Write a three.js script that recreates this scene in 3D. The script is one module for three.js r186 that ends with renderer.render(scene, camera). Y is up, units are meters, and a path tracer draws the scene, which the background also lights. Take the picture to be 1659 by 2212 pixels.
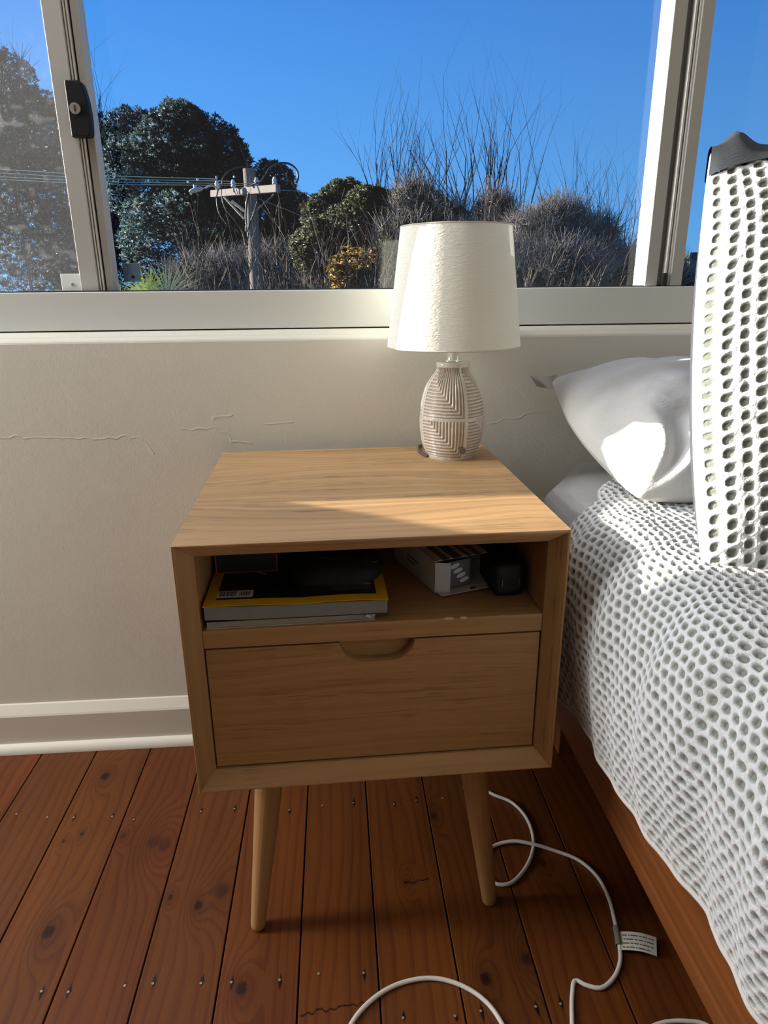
import * as THREE from 'three';
import { mergeGeometries } from 'three/addons/utils/BufferGeometryUtils.js';
import { RoundedBoxGeometry } from 'three/addons/geometries/RoundedBoxGeometry.js';
import { RectAreaLightUniformsLib } from 'three/addons/lights/RectAreaLightUniformsLib.js';

// ---------------------------------------------------------------- camera, sky, sun, area lights, exposure
const scene = new THREE.Scene();
const V = (x, y, z) => new THREE.Vector3(x, y, z);
const camera = new THREE.PerspectiveCamera(74.22, 1659 / 2212, 0.02, 400);
camera.position.set(-0.0327, 0.9622, 1.3275);
camera.rotation.order = 'YXZ';
camera.rotation.set(-0.323, -0.0689, -0.0093);
camera.updateMatrixWorld(true);

const renderer = new THREE.WebGLRenderer({ antialias: true });
renderer.toneMapping = THREE.LinearToneMapping;
renderer.toneMappingExposure = 1;
renderer.shadowMap.enabled = true;

const SUN_DIR = V(2.5, -0.71, 1).normalize();             // the way the low winter sun travels
const sun = new THREE.DirectionalLight(new THREE.Color().setRGB(1, 0.9, 0.76), 17);
sun.position.copy(SUN_DIR).multiplyScalar(-20);
sun.target.position.set(0, 0.7, 0.3);
sun.position.add(sun.target.position);
sun.castShadow = true;
sun.shadow.mapSize.set(4096, 4096);
Object.assign(sun.shadow.camera, { left: -5, right: 5, top: 5, bottom: -5, near: 1, far: 60 });
scene.add(sun, sun.target);

{ // clear sky: pale blue low down, deep blue above, brighter towards the sun
  const W = 256, H = 128, data = new Float32Array(W * H * 4), s = SUN_DIR.clone().negate();
  const low = [0.15, 0.46, 0.9], mid = [0.05, 0.232, 0.66], top = [0.03, 0.12, 0.42];
  for (let r = 0; r < H; r++) for (let c = 0; c < W; c++) {
    const up = ((r + 0.5) / H - 0.5) * Math.PI, a = ((c + 0.5) / W - 0.5) * 2 * Math.PI, y = Math.max(0, Math.sin(up));
    const e = Math.asin(y) / (Math.PI / 2), k1 = Math.min(1, e / 0.2), k2 = Math.max(0, (e - 0.2) / 0.8);
    const d = Math.cos(a) * Math.cos(up) * s.x + Math.sin(up) * s.y + Math.sin(a) * Math.cos(up) * s.z;
    const glow = 1 + 0.55 * d;
    for (let i = 0; i < 3; i++) {
      const q = low[i] + (mid[i] - low[i]) * Math.pow(k1, 0.8);
      data[(r * W + c) * 4 + i] = (k2 > 0 ? q + (top[i] - q) * Math.sqrt(k2) : q) * glow;
    }
    data[(r * W + c) * 4 + 3] = 1;
  }
  const t = new THREE.DataTexture(data, W, H, THREE.RGBAFormat, THREE.FloatType);
  t.mapping = THREE.EquirectangularReflectionMapping; t.magFilter = THREE.LinearFilter; t.minFilter = THREE.LinearFilter; t.needsUpdate = true;
  scene.background = t;
}
RectAreaLightUniformsLib.init();
// fill light at an added, unseen glazed opening in the left wall
const fillLeft = new THREE.RectAreaLight(new THREE.Color().setRGB(1, 0.985, 0.94), 24, 0.5, 1.55);
fillLeft.position.set(-2.58, 1.55, 0.36); fillLeft.rotation.set(0, -Math.PI / 2, 0);   // shines towards +x
fillLeft.name = 'left_fill_light'; scene.add(fillLeft);
// fill light under an added, unseen skylight near the window wall
const fillTop = new THREE.RectAreaLight(new THREE.Color().setRGB(1, 0.99, 0.97), 5, 1.1, 0.5);
fillTop.position.set(-0.95, 2.54, 0.42); fillTop.rotation.set(-Math.PI / 2, 0, 0);   // shines straight down
fillTop.name = 'top_fill_light'; scene.add(fillTop);

// ---------------------------------------------------------------- helpers
const fract = (x) => x - Math.floor(x);
const hash = (x, y) => { let h = (Math.imul(x | 0, 374761393) + Math.imul(y | 0, 668265263)) | 0; h = Math.imul(h ^ (h >>> 13), 1274126177); return ((h ^ (h >>> 16)) >>> 0) / 4294967296; };
const sm = (t) => t * t * (3 - 2 * t);
function noise(x, y) { const X = Math.floor(x), Y = Math.floor(y), u = sm(x - X), v = sm(y - Y), a = hash(X, Y), b = hash(X + 1, Y), c = hash(X, Y + 1), d = hash(X + 1, Y + 1); return a + (b - a) * u + (c - a) * v + (a - b - c + d) * u * v; }
const fbm = (x, y, o = 4) => { let s = 0, a = 0.5, n = 0; for (let i = 0; i < o; i++) { s += a * noise(x + i * 17.3, y - i * 9.1); n += a; a *= 0.5; x *= 2; y *= 2; } return s / n; };
const clamp = (x, a = 0, b = 1) => Math.min(b, Math.max(a, x));
const lerp = (a, b, t) => a + (b - a) * t;
const step = (a, b, x) => sm(clamp((x - a) / (b - a)));
function rng(seed) { let a = seed >>> 0; return () => { a = (a + 0x6d2b79f5) | 0; let t = Math.imul(a ^ (a >>> 15), 1 | a); t = (t + Math.imul(t ^ (t >>> 7), 61 | t)) ^ t; return ((t ^ (t >>> 14)) >>> 0) / 4294967296; }; }
const rgb = (r, g, b) => new THREE.Color().setRGB(r, g, b);
const toS = (x) => Math.round(255 * clamp(x <= 0.0031308 ? 12.92 * x : 1.055 * Math.pow(x, 1 / 2.4) - 0.055));

function colorTex(w, h, f, size) { // f(u, v) -> linear rgb, u and v in metres when size is given
  const d = new Uint8Array(w * h * 4), [su, sv] = size ?? [1, 1];
  for (let y = 0; y < h; y++) for (let x = 0; x < w; x++) { const c = f(((x + 0.5) / w) * su, ((y + 0.5) / h) * sv), i = (y * w + x) * 4; d[i] = toS(c[0]); d[i + 1] = toS(c[1]); d[i + 2] = toS(c[2]); d[i + 3] = 255; }
  return finish(d, w, h, true, size);
}
function grayTex(w, h, f, size) {
  const d = new Uint8Array(w * h * 4), [su, sv] = size ?? [1, 1];
  for (let y = 0; y < h; y++) for (let x = 0; x < w; x++) { const c = Math.round(255 * clamp(f(((x + 0.5) / w) * su, ((y + 0.5) / h) * sv))), i = (y * w + x) * 4; d[i] = d[i + 1] = d[i + 2] = c; d[i + 3] = 255; }
  return finish(d, w, h, false, size);
}
function finish(d, w, h, srgb, size) {
  const t = new THREE.DataTexture(d, w, h); t.magFilter = THREE.LinearFilter; t.minFilter = THREE.LinearFilter;
  t.wrapS = t.wrapT = THREE.MirroredRepeatWrapping; if (srgb) t.colorSpace = THREE.SRGBColorSpace;
  if (size) t.repeat.set(1 / size[0], 1 / size[1]);
  t.needsUpdate = true; return t;
}
function canvasTex(w, h, draw) {
  const c = document.createElement('canvas'); c.width = w; c.height = h; draw(c.getContext('2d'), w, h);
  const t = new THREE.CanvasTexture(c); t.colorSpace = THREE.SRGBColorSpace; return t;
}
const used = new Map();
const numbered = (n) => { const k = used.get(n) ?? 0; used.set(n, k + 1); return k ? `${n}_${String(k).padStart(3, '0')}` : n; };
const partNo = (parent, n) => { let k = 0, m = n; while (parent.children.some((c) => c.name === m)) m = `${n}_${String(++k).padStart(3, '0')}`; return m; };
function tag(o, label, category, group) { Object.assign(o.userData, { label, category }); if (group) o.userData.group = group; return o; }
function thing(name, label, category, pos = [0, 0, 0], turn = 0, group) {
  const g = new THREE.Group(); g.name = numbered(name); g.position.set(...pos); g.rotation.y = turn; tag(g, label, category, group); scene.add(g); return g;
}
function structure(name) { const g = new THREE.Group(); g.name = name; g.userData.kind = 'structure'; scene.add(g); return g; }
function obj(name, geo, mat, parent) {
  const m = new THREE.Mesh(Array.isArray(geo) ? mergeGeometries(geo.map((g) => (g.index ? g.toNonIndexed() : g))) : geo, mat);
  m.name = parent === scene ? numbered(name) : partNo(parent, name); m.castShadow = m.receiveShadow = true; parent.add(m); return m;
}
// a box from corner to corner, optionally with rounded edges; uv in metres with v along the given axis
function box(x0, y0, z0, x1, y1, z1, r = 0, grain = 'x') {
  const w = x1 - x0, h = y1 - y0, d = z1 - z0;
  const g = r ? new RoundedBoxGeometry(w, h, d, 2, r) : new THREE.BoxGeometry(w, h, d);
  g.translate((x0 + x1) / 2, (y0 + y1) / 2, (z0 + z1) / 2);
  return metreUV(g, grain);
}
function metreUV(g, grain = 'x', shift = 0) {
  const p = g.attributes.position, n = g.attributes.normal, uv = new Float32Array(p.count * 2), ax = ['x', 'y', 'z'], gi = ax.indexOf(grain);
  for (let i = 0; i < p.count; i++) {
    const P = [p.getX(i), p.getY(i), p.getZ(i)], N = [Math.abs(n.getX(i)), Math.abs(n.getY(i)), Math.abs(n.getZ(i))];
    const others = [0, 1, 2].filter((k) => k !== gi), a = N[others[0]] > N[others[1]] ? others[1] : others[0];
    uv[i * 2] = P[a] + shift + (a === 2 ? 0.31 : 0); uv[i * 2 + 1] = P[gi] + shift * 1.7;
  }
  g.setAttribute('uv', new THREE.BufferAttribute(uv, 2)); return g;
}
function sheet(us, vs, f, color) { // grid of points f(u, v) -> [x, y, z]; uv = (u, v); optional color(u, v) -> linear rgb
  const nu = us.length, nv = vs.length, P = new Float32Array(nu * nv * 3), UV = new Float32Array(nu * nv * 2), C = color && new Float32Array(nu * nv * 3), I = [];
  for (let j = 0; j < nv; j++) for (let i = 0; i < nu; i++) {
    const k = j * nu + i; P.set(f(us[i], vs[j]), k * 3); UV[k * 2] = us[i]; UV[k * 2 + 1] = vs[j]; if (C) C.set(color(us[i], vs[j]), k * 3);
  }
  const idx = new Uint32Array((nu - 1) * (nv - 1) * 6); let q = 0;
  for (let j = 0; j < nv - 1; j++) for (let i = 0; i < nu - 1; i++) { const a = j * nu + i, b = a + 1, c = a + nu, d = c + 1; idx[q++] = a; idx[q++] = b; idx[q++] = d; idx[q++] = a; idx[q++] = d; idx[q++] = c; }
  const g = new THREE.BufferGeometry(); g.setAttribute('position', new THREE.BufferAttribute(P, 3)); g.setAttribute('uv', new THREE.BufferAttribute(UV, 2));
  if (C) g.setAttribute('color', new THREE.BufferAttribute(C, 3));
  g.setIndex(new THREE.BufferAttribute(idx, 1)); g.computeVertexNormals(); return g;
}
const range = (a, b, n) => Array.from({ length: n + 1 }, (_, i) => a + ((b - a) * i) / n);
function tube(pts, r, seg = 60, sides = 8, closed = false) { return new THREE.TubeGeometry(new THREE.CatmullRomCurve3(pts.map((p) => (p.isVector3 ? p : V(...p))), closed), seg, r, sides, closed); }
function bar(a, b, r0, r1, sides = 8) { // tapered round bar from a to b
  const A = V(...a), B = V(...b), g = new THREE.CylinderGeometry(r1, r0, A.distanceTo(B), sides);
  g.translate(0, A.distanceTo(B) / 2, 0); g.applyQuaternion(new THREE.Quaternion().setFromUnitVectors(V(0, 1, 0), B.clone().sub(A).normalize())); g.translate(A.x, A.y, A.z); return g;
}
function extrudeX(profile, x0, x1) { // profile [(z, y)...] counter-clockwise seen from +x, swept along x
  const s = new THREE.Shape(profile.map(([z, y]) => new THREE.Vector2(-z, y)));
  const g = new THREE.ExtrudeGeometry(s, { depth: x1 - x0, bevelEnabled: false }); g.rotateY(Math.PI / 2); g.translate(x0, 0, 0); return metreUV(g, 'x');
}
const F = 1106 / Math.tan(THREE.MathUtils.degToRad(74.22 / 2));
function at(px, py, depth) { // the point that far in front of the camera, seen towards that place of the photograph
  return V((px - 829.5) / F * depth, -(py - 1106) / F * depth, -depth).applyMatrix4(camera.matrixWorld);
}

// ---------------------------------------------------------------- materials
const std = (o) => new THREE.MeshStandardMaterial(o), phy = (o) => new THREE.MeshPhysicalMaterial(o);
function oak(seed, tone = 1, warp = 1, kp = 1, base = [0.52, 0.32, 0.15]) { // fine straight oak grain, v along the grain
  return colorTex(512, 1024, (u, v) => {
    const wav = (fbm(u * 9 + seed, v * 2.2, 3) - 0.5) * 0.05 * warp;
    const ring = noise((u + wav) * 190 + seed * 7, v * 1.6) * 0.6 + noise((u + wav) * 420, v * 3 + seed) * 0.4;
    const pore = step(0.66, 0.86, noise((u + wav * 0.7) * 900 + seed, v * 26)) * step(0.35, 0.7, noise(u * 60, v * 5 + seed));
    const big = fbm(u * 5 + seed, v * 1.3, 3), k = (0.78 + kp * (0.42 * (ring - 0.1) + 0.4 * (big - 0.5) - 0.36 * pore)) * tone;
    return [base[0] * k, base[1] * k * (0.98 + 0.04 * ring), base[2] * k * (0.94 + 0.1 * ring)];
  }, [0.36, 0.72]);
}
const oakA = oak(3.7, 1, 1.9, 1.25), oakShaded = oak(11.2, 1, 0.6, 0.75, [0.43, 0.236, 0.092]);  // second oak is the same wood, darkened and reddened for the shaded fronts
const oakBump = grayTex(512, 512, (u, v) => 0.5 + 0.5 * (noise(u * 700, v * 22) - 0.5) + 0.3 * (noise(u * 260, v * 9) - 0.5), [0.3, 0.6]);
const M = {
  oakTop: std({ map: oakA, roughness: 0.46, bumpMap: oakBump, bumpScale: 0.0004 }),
  oak: std({ map: oakShaded, roughness: 0.5, bumpMap: oakBump, bumpScale: 0.0003 }),  // same wood as the top, with shade put into its colour
  rail: std({ map: colorTex(256, 1024, (u, v) => { const w = (fbm(u * 6, v * 1.5, 3) - 0.5) * 0.03, r = noise((u + w) * 130, v * 1.1), k = 0.75 + 0.45 * r; return [0.23 * k, 0.074 * k, 0.018 * k]; }, [0.3, 1.6]), roughness: 0.42 }),
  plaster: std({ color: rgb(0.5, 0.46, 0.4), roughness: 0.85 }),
  ceiling: std({ color: rgb(0.82, 0.8, 0.76), roughness: 0.95 }),
  trim: std({ color: rgb(0.74, 0.7, 0.62), roughness: 0.5 }),
  alu: phy({ color: rgb(0.7, 0.715, 0.685), roughness: 0.42, clearcoat: 0.15, clearcoatRoughness: 0.4 }),
  stile: phy({ color: rgb(0.44, 0.43, 0.4), roughness: 0.42 }),  // same frame paint as alu, shade on the posts put into the colour
  aluRidge: std({ color: rgb(0.75, 0.74, 0.7), roughness: 0.35, metalness: 0.3 }),
  black: std({ color: rgb(0.012, 0.012, 0.014), roughness: 0.6 }),
  lock: phy({ color: rgb(0.006, 0.007, 0.01), roughness: 0.55, specularIntensity: 0.5 }),
  steel: std({ color: rgb(0.62, 0.58, 0.52), roughness: 0.35, metalness: 0.8 }),
  chrome: std({ color: rgb(0.85, 0.85, 0.85), roughness: 0.12, metalness: 1 }),
  glass: phy({ color: rgb(0.95, 0.98, 1), transmission: 1, roughness: 0.07, thickness: 0, ior: 1.5 }),
  white: std({ color: rgb(0.8, 0.79, 0.76), roughness: 0.6 }),
};

// ---------------------------------------------------------------- the room
const X0 = -2.6, X1 = 2.3, Z1 = 5.2, TOP = 2.55, WIN0 = -2.2, WIN1 = 1.5, HEAD = 2.15, WZ = 0.012;
{ // floor boards, each with its own grain, knots and nails
  const floor = structure('floor'), pitch = 0.11655, first = -0.6965;
  const knots = [[-0.538, 0.129, 9, 1], [-0.513, 0.489, 11, 1], [-0.392, 0.315, 15, 0.55], [-0.37, 0.325, 13, 0.5], [-0.452, 0.297, 6, 0.8], [-0.286, 0.459, 8, 1], [-0.252, 0.434, 14, 0.65], [-0.197, 0.605, 10, 1], [-0.531, 0.285, 4, 1], [-0.559, 0.301, 4, 0.9], [0.126, 0.294, 9, 0.7], [0.157, 0.618, 9, 1], [0.225, 0.592, 9, 0.8], [-0.335, 0.44, 5, 0.9], [-0.76, 0.31, 5, 0.7], [0.06, 0.44, 6, 0.5], [0.3, 0.42, 8, 0.7]];
  const nails = [[-0.674, 0.224], [-0.611, 0.237], [-0.56, 0.242], [-0.487, 0.245], [-0.443, 0.257], [-0.319, 0.246], [-0.255, 0.244], [-0.148, 0.256], [-0.085, 0.249], [-0.024, 0.247], [0.055, 0.257], [0.1, 0.25], [0.153, 0.249], [0.215, 0.25], [-0.484, 0.586], [-0.445, 0.59], [-0.366, 0.587], [-0.326, 0.587], [-0.256, 0.592], [-0.212, 0.594], [-0.142, 0.596], [-0.085, 0.591], [-0.019, 0.595], [0.033, 0.664], [0.105, 0.667], [0.142, 0.663], [0.22, 0.663], [0.256, 0.662], [-0.56, 0.59], [-0.6, 0.59], [-0.68, 0.588]];
  const cracks = [[-0.11, 0.648, -0.02, 0.64], [0.055, 0.444, 0.1, 0.434]];
  const sub = obj('subfloor', box(X0, -0.12, 0, X1, -0.021, Z1), std({ color: rgb(0.02, 0.012, 0.008), roughness: 1 }), floor);
  const nailGeo = new THREE.CylinderGeometry(0.0019, 0.0019, 0.004, 10), nailMat = std({ color: rgb(0.42, 0.36, 0.28), roughness: 0.5, metalness: 0.4 });
  const mats = new Map();
  for (let i = -17; first + i * pitch < X1; i++) {
    const x0 = Math.max(X0, first + i * pitch), x1 = Math.min(X1, first + (i + 1) * pitch), shown = i >= -1 && i <= 10, key = shown ? i : 20 + (((i % 6) + 6) % 6);
    if (x1 - x0 < 0.02) continue;
    const mine = shown ? knots.filter((k) => k[0] > x0 && k[0] < x1) : [], my = shown ? nails.filter((k) => k[0] > x0 && k[0] < x1) : [];
    if (!mats.has(key)) {
      const s = key * 13.7 + 40, tone = 0.86 + 0.26 * hash(key + 50, 7), red = 0.9 + 0.2 * hash(key, 91);
      const T = colorTex(160, 1400, (u, v) => {
        const x = x0 + u - 0.0015; let warp = (fbm(u * 8 + s, v * 1.6, 3) - 0.5) * 3.2, dark = 0;
        for (const [kx, kz, r, a] of mine) {
          const dx = (x - kx) * 1000 / r, dz = (v - kz) * 1000 / (r * 1.35), d2 = dx * dx + dz * dz;
          warp += 3.4 * Math.exp(-((dx * dx) / 5 + (dz * dz) / 16)) ;
          dark = Math.max(dark, a * step(1.25, 0.5, Math.sqrt(d2) + 0.5 * (noise(x * 900, v * 700) - 0.5)), a * 0.4 * Math.exp(-((dx * dx) / 4 + (dz * dz) / 7)));
        }
        let hole = 0;
        for (const [kx, kz] of my) { const h = hash(Math.round(kx * 1000), 5), L = 5 + 13 * h, o = (hash(Math.round(kz * 1000), Math.round(kx * 999)) - 0.5) * 8; const dx = Math.abs(x - kx) * 1000, dz = Math.abs((v - kz) * 1000 + o); hole = Math.max(hole, (h > 0.12 ? 1 : 0.3) * step(1.15, 0.7, dx / 3.4 + dz / L + 0.35 * (noise(x * 1400, v * 500) - 0.5))); }
        let crack = 0;
        if (shown) for (const [ax, az, bx, bz] of cracks) { const t = clamp((x - ax) / (bx - ax)); if (x > ax && x < bx) { const dz = Math.abs(v - lerp(az, bz, t) - 0.006 * (noise(x * 160, 3) - 0.5)) * 1000; crack = Math.max(crack, step(2.2 * (1 - 0.6 * t) + 0.6, 0.5, dz)); } }
        const g = fract(u * 52 + warp + 0.6 * noise(u * 40, v * 9)), late = step(0.45, 0.92, g) * (1 - step(0.94, 1, g));
        const fine = noise(u * 900 + s, v * 14), big = fbm(u * 14 + s, v * 3, 3);
        let k = tone * (0.92 + 0.55 * (big - 0.5) + 0.22 * (fine - 0.5) - 0.22 * late);
        k *= 1 - 0.85 * dark; k *= 1 - 0.93 * hole; k *= 1 - 0.9 * crack;
        return [0.147 * k, 0.042 * k * (red - 0.12 * late) * (1 - 0.2 * dark), 0.006 * k * red];
      }, [pitch, 1.2]);
      mats.set(key, phy({ map: T, roughness: 0.5, specularIntensity: 0.6, clearcoat: 0.12, clearcoatRoughness: 0.3 }));
    }
    const g = box(x0 + 0.0012, -0.02, 0.016, x1 - 0.0012, 0, Z1, 0.0012, 'z');
    const p = g.attributes.position, uv = g.attributes.uv; for (let k = 0; k < p.count; k++) uv.setXY(k, p.getX(k) - x0, p.getZ(k));
    const b = obj('floor_board', g, mats.get(key), floor);
    for (const [nx, nz] of my) { const n = obj('nail', nailGeo, nailMat, b); n.position.set(nx, -0.0017, nz); }
  }
}
{ // plaster with trowel marks and old cracks
  const cr = [[[-0.7, 0.696], [-0.62, 0.693], [-0.5, 0.688], [-0.44, 0.69], [-0.42, 0.688], [-0.4, 0.676], [-0.39, 0.655]], [[-0.33, 0.703], [-0.27, 0.704], [-0.25, 0.694], [-0.24, 0.676], [-0.2, 0.674]], [[-0.27, 0.722], [-0.25, 0.726], [-0.235, 0.725]], [[0.27, 0.7], [0.33, 0.712], [0.37, 0.72], [0.4, 0.718]], [[-0.17, 0.71], [-0.12, 0.713]]];
  const bump = grayTex(1600, 960, (u, v) => {
    const x = u - 0.8; let ridge = 0;
    for (const line of cr) for (let i = 0; i < line.length - 1; i++) {
      const [ax, ay] = line[i], [bx, by] = line[i + 1], wx = x + 0.006 * (noise(u * 90, v * 90) - 0.5), wy = v + 0.008 * (noise(u * 70 + 9, v * 70) - 0.5), L = (bx - ax) ** 2 + (by - ay) ** 2;
      const t = clamp(((wx - ax) * (bx - ax) + (wy - ay) * (by - ay)) / L), d = Math.hypot(wx - lerp(ax, bx, t), wy - lerp(ay, by, t)); if (d < 0.008) ridge = Math.max(ridge, step(0.0026, 0, d) * (0.5 + 0.7 * noise(u * 60, v * 60)));
    }
    const trowel = fbm((u + v * 0.8) * 40, (v - u * 0.6) * 11, 3);
    return 0.3 + 0.07 * trowel + 0.04 * noise(u * 500, v * 500) + 0.16 * fbm(u * 8, v * 8, 3) + 0.14 * ridge;
  }, [1.6, 0.96]);
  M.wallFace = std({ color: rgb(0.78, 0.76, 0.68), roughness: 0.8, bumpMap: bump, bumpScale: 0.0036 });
  const w = structure('wall_window');
  // below the window, with the rounded plaster sill
  const prof = [[-0.16, 0], [WZ, 0], [WZ, 0.8655], [WZ - 0.001, 0.8685], [WZ - 0.0035, 0.8708], [WZ - 0.014, 0.8745], [-0.004, 0.8765], [-0.024, 0.884], [-0.16, 0.884]];
  const g = extrudeX(prof, WIN0, WIN1), p = g.attributes.position, uv = g.attributes.uv;
  for (let i = 0; i < p.count; i++) uv.setXY(i, p.getX(i) + 0.8, p.getY(i) + (Math.abs(g.attributes.normal.getY(i)) > 0.5 ? p.getZ(i) : 0));
  obj('wall_below', g, M.wallFace, w);
  obj('wall_beside', box(X0 - 0.16, 0, -0.16, WIN0, TOP, WZ), M.plaster, w);
  obj('wall_beside', box(WIN1, 0, -0.16, X1 + 0.16, TOP, WZ), M.plaster, w);
  obj('wall_above', box(WIN0, HEAD, -0.16, WIN1, TOP, WZ), M.plaster, w);
  const wl = structure('wall_left'), d0 = 0.05, d1 = 0.68, dh = 2.35, db = 0.65;   // with a glazed opening added for the fill light
  obj('wall_beside', box(X0 - 0.16, 0, WZ, X0, TOP, d0), M.plaster, wl); obj('wall_beside', box(X0 - 0.16, 0, d1, X0, TOP, Z1), M.plaster, wl);
  obj('wall_above', box(X0 - 0.16, dh, d0, X0, TOP, d1), M.plaster, wl); obj('wall_below', box(X0 - 0.16, 0, d0, X0, db, d1), M.plaster, wl);
  const w2 = structure('window_2'); for (const z of [d0, (d0 + d1) / 2 - 0.025, d1 - 0.05]) obj('stile', box(X0 - 0.1, db, z, X0 - 0.04, dh, z + 0.05, 0.002), M.alu, w2);
  for (const [za, zb] of [[d0 + 0.05, (d0 + d1) / 2 - 0.025], [(d0 + d1) / 2 + 0.025, d1 - 0.05]]) { const g2 = new THREE.PlaneGeometry(zb - za, dh - db); g2.rotateY(Math.PI / 2); g2.translate(X0 - 0.07, (db + dh) / 2, (za + zb) / 2); obj('pane', g2, M.glass, w2); }
  obj('wall_right', box(X1, 0, WZ, X1 + 0.16, TOP, Z1), M.plaster, scene).userData.kind = 'structure';
  obj('wall_rear', box(X0 - 0.16, 0, Z1, X1 + 0.16, TOP, Z1 + 0.16), std({ color: rgb(0.22, 0.2, 0.18), roughness: 0.9 }), scene).userData.kind = 'structure';
  const c = structure('ceiling'), sx0 = -1.55, sx1 = -0.35, sz0 = 0.14, sz1 = 0.7;   // with a skylight added for the fill light
  obj('ceiling_panel', box(X0 - 0.16, TOP, -0.16, sx0, TOP + 0.12, Z1 + 0.16), M.ceiling, c); obj('ceiling_panel', box(sx1, TOP, -0.16, X1 + 0.16, TOP + 0.12, Z1 + 0.16), M.ceiling, c);
  obj('ceiling_panel', box(sx0, TOP, -0.16, sx1, TOP + 0.12, sz0), M.ceiling, c); obj('ceiling_panel', box(sx0, TOP, sz1, sx1, TOP + 0.12, Z1 + 0.16), M.ceiling, c);
  const sky = structure('window_3'), sp = new THREE.PlaneGeometry(sx1 - sx0, sz1 - sz0); sp.rotateX(Math.PI / 2); sp.translate((sx0 + sx1) / 2, TOP + 0.1, (sz0 + sz1) / 2); obj('pane', sp, M.glass, sky);
  obj('bar', box(sx0, TOP + 0.085, (sz0 + sz1) / 2 - 0.012, sx1, TOP + 0.11, (sz0 + sz1) / 2 + 0.012), M.alu, sky);
  // skirting board with a bevelled top and a quarter-round at its foot
  const bb = obj('baseboard_window', extrudeX([[WZ, 0.0], [0.03, 0.0], [0.03, 0.086], [0.028, 0.09], [0.0155, 0.1075], [WZ, 0.109]], X0, X1), M.trim, scene); bb.userData.kind = 'structure';
  const qr = [[0.03, 0], ...range(0, Math.PI / 2, 8).map((a) => [0.03 + 0.015 * Math.cos(a), 0.0005 + 0.019 * Math.sin(a)])];
  obj('trim_1', extrudeX(qr, X0, X1), std({ color: rgb(0.8, 0.76, 0.68), roughness: 0.55 }), scene).userData.kind = 'structure';
}
{ // sliding aluminium window
  const w = structure('window_1'), yb = 0.9555;
  obj('sill_rail', box(WIN0, 0.8865, -0.112, WIN1, yb, -0.025, 0.002), M.alu, w);
  obj('seal', box(WIN0, yb, -0.085, WIN1, yb + 0.0022, -0.045), M.black, w);
  obj('head_rail', box(WIN0, HEAD - 0.05, -0.112, WIN1, HEAD, -0.025, 0.002), M.alu, w);
  obj('jamb', box(WIN0, yb, -0.112, WIN0 + 0.035, HEAD - 0.05, -0.03, 0.002), M.alu, w);
  obj('jamb', box(WIN1 - 0.035, yb, -0.112, WIN1, HEAD - 0.05, -0.03, 0.002), M.alu, w);
  const y0 = yb + 0.001, y1 = HEAD - 0.05;
  const post = (x0, x1, z0, z1, mat = M.alu, r = 0.0015) => box(x0, y0, z0, x1, y1, z1, r, 'y');
  // left meeting stile: sash, two ridges, dark groove, fixed frame
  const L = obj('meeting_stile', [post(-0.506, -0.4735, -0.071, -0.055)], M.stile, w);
  obj('ridge', post(-0.4725, -0.4695, -0.069, -0.058), M.aluRidge, w); obj('ridge', post(-0.4678, -0.4646, -0.069, -0.059), M.aluRidge, w);
  obj('groove', post(-0.4735, -0.46, -0.081, -0.0695, M.black, 0), M.black, w);
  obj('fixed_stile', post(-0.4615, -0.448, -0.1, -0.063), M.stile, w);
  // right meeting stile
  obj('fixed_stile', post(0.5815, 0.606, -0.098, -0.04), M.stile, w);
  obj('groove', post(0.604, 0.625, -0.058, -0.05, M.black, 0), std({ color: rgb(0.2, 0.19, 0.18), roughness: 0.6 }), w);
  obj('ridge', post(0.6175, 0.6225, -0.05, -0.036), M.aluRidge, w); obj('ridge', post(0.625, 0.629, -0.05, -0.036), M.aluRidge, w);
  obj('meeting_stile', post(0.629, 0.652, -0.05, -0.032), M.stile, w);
  obj('roller_clip', box(0.613, y0, -0.036, 0.621, y0 + 0.024, -0.031, 0.001), M.black, w);
  // panes
  const pane = (x0, x1, z, mat) => { const g = new THREE.PlaneGeometry(x1 - x0, y1 - y0); g.translate((x0 + x1) / 2, (y0 + y1) / 2, z); return obj('pane', g, mat, w); };
  const dust = grayTex(512, 512, (u, v) => 0.2 + 0.14 * fbm(u * 7, v * 9, 4) + 0.2 * step(0.72, 0.85, noise(u * 130, v * 130)) * noise(u * 9, v * 9));
  pane(WIN0 + 0.035, -0.506, -0.065, phy({ color: 0xffffff, transmission: 1, roughness: 0.85, roughnessMap: dust, thickness: 0, ior: 1.5 }));
  pane(-0.448, 0.5815, -0.085, M.glass);
  pane(0.652, WIN1 - 0.035, -0.044, M.glass);
  // sash lock
  const s = new THREE.Shape(); s.moveTo(0, 0); s.lineTo(0.024, 0); s.quadraticCurveTo(0.03, 0.0, 0.03, 0.008); s.quadraticCurveTo(0.034, 0.045, 0.025, 0.078); s.quadraticCurveTo(0.023, 0.082, 0.018, 0.082); s.lineTo(0, 0.082); s.closePath();
  const lg = new THREE.ExtrudeGeometry(s, { depth: 0.016, bevelEnabled: true, bevelSize: 0.0022, bevelThickness: 0.003, bevelSegments: 3 }); lg.translate(-0.478, 1.2165, -0.058);
  const lock = obj('sash_lock', lg, M.lock, w);
  const cyl = new THREE.CylinderGeometry(0.0088, 0.0092, 0.0045, 28); cyl.rotateX(Math.PI / 2); cyl.translate(-0.467, 1.257, -0.0375); obj('lock_cylinder', cyl, M.steel, lock);
  const slot = new THREE.BoxGeometry(0.0022, 0.0095, 0.001); slot.translate(-0.467, 1.257, -0.0349); obj('key_slot', slot, M.black, lock);
}
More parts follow.
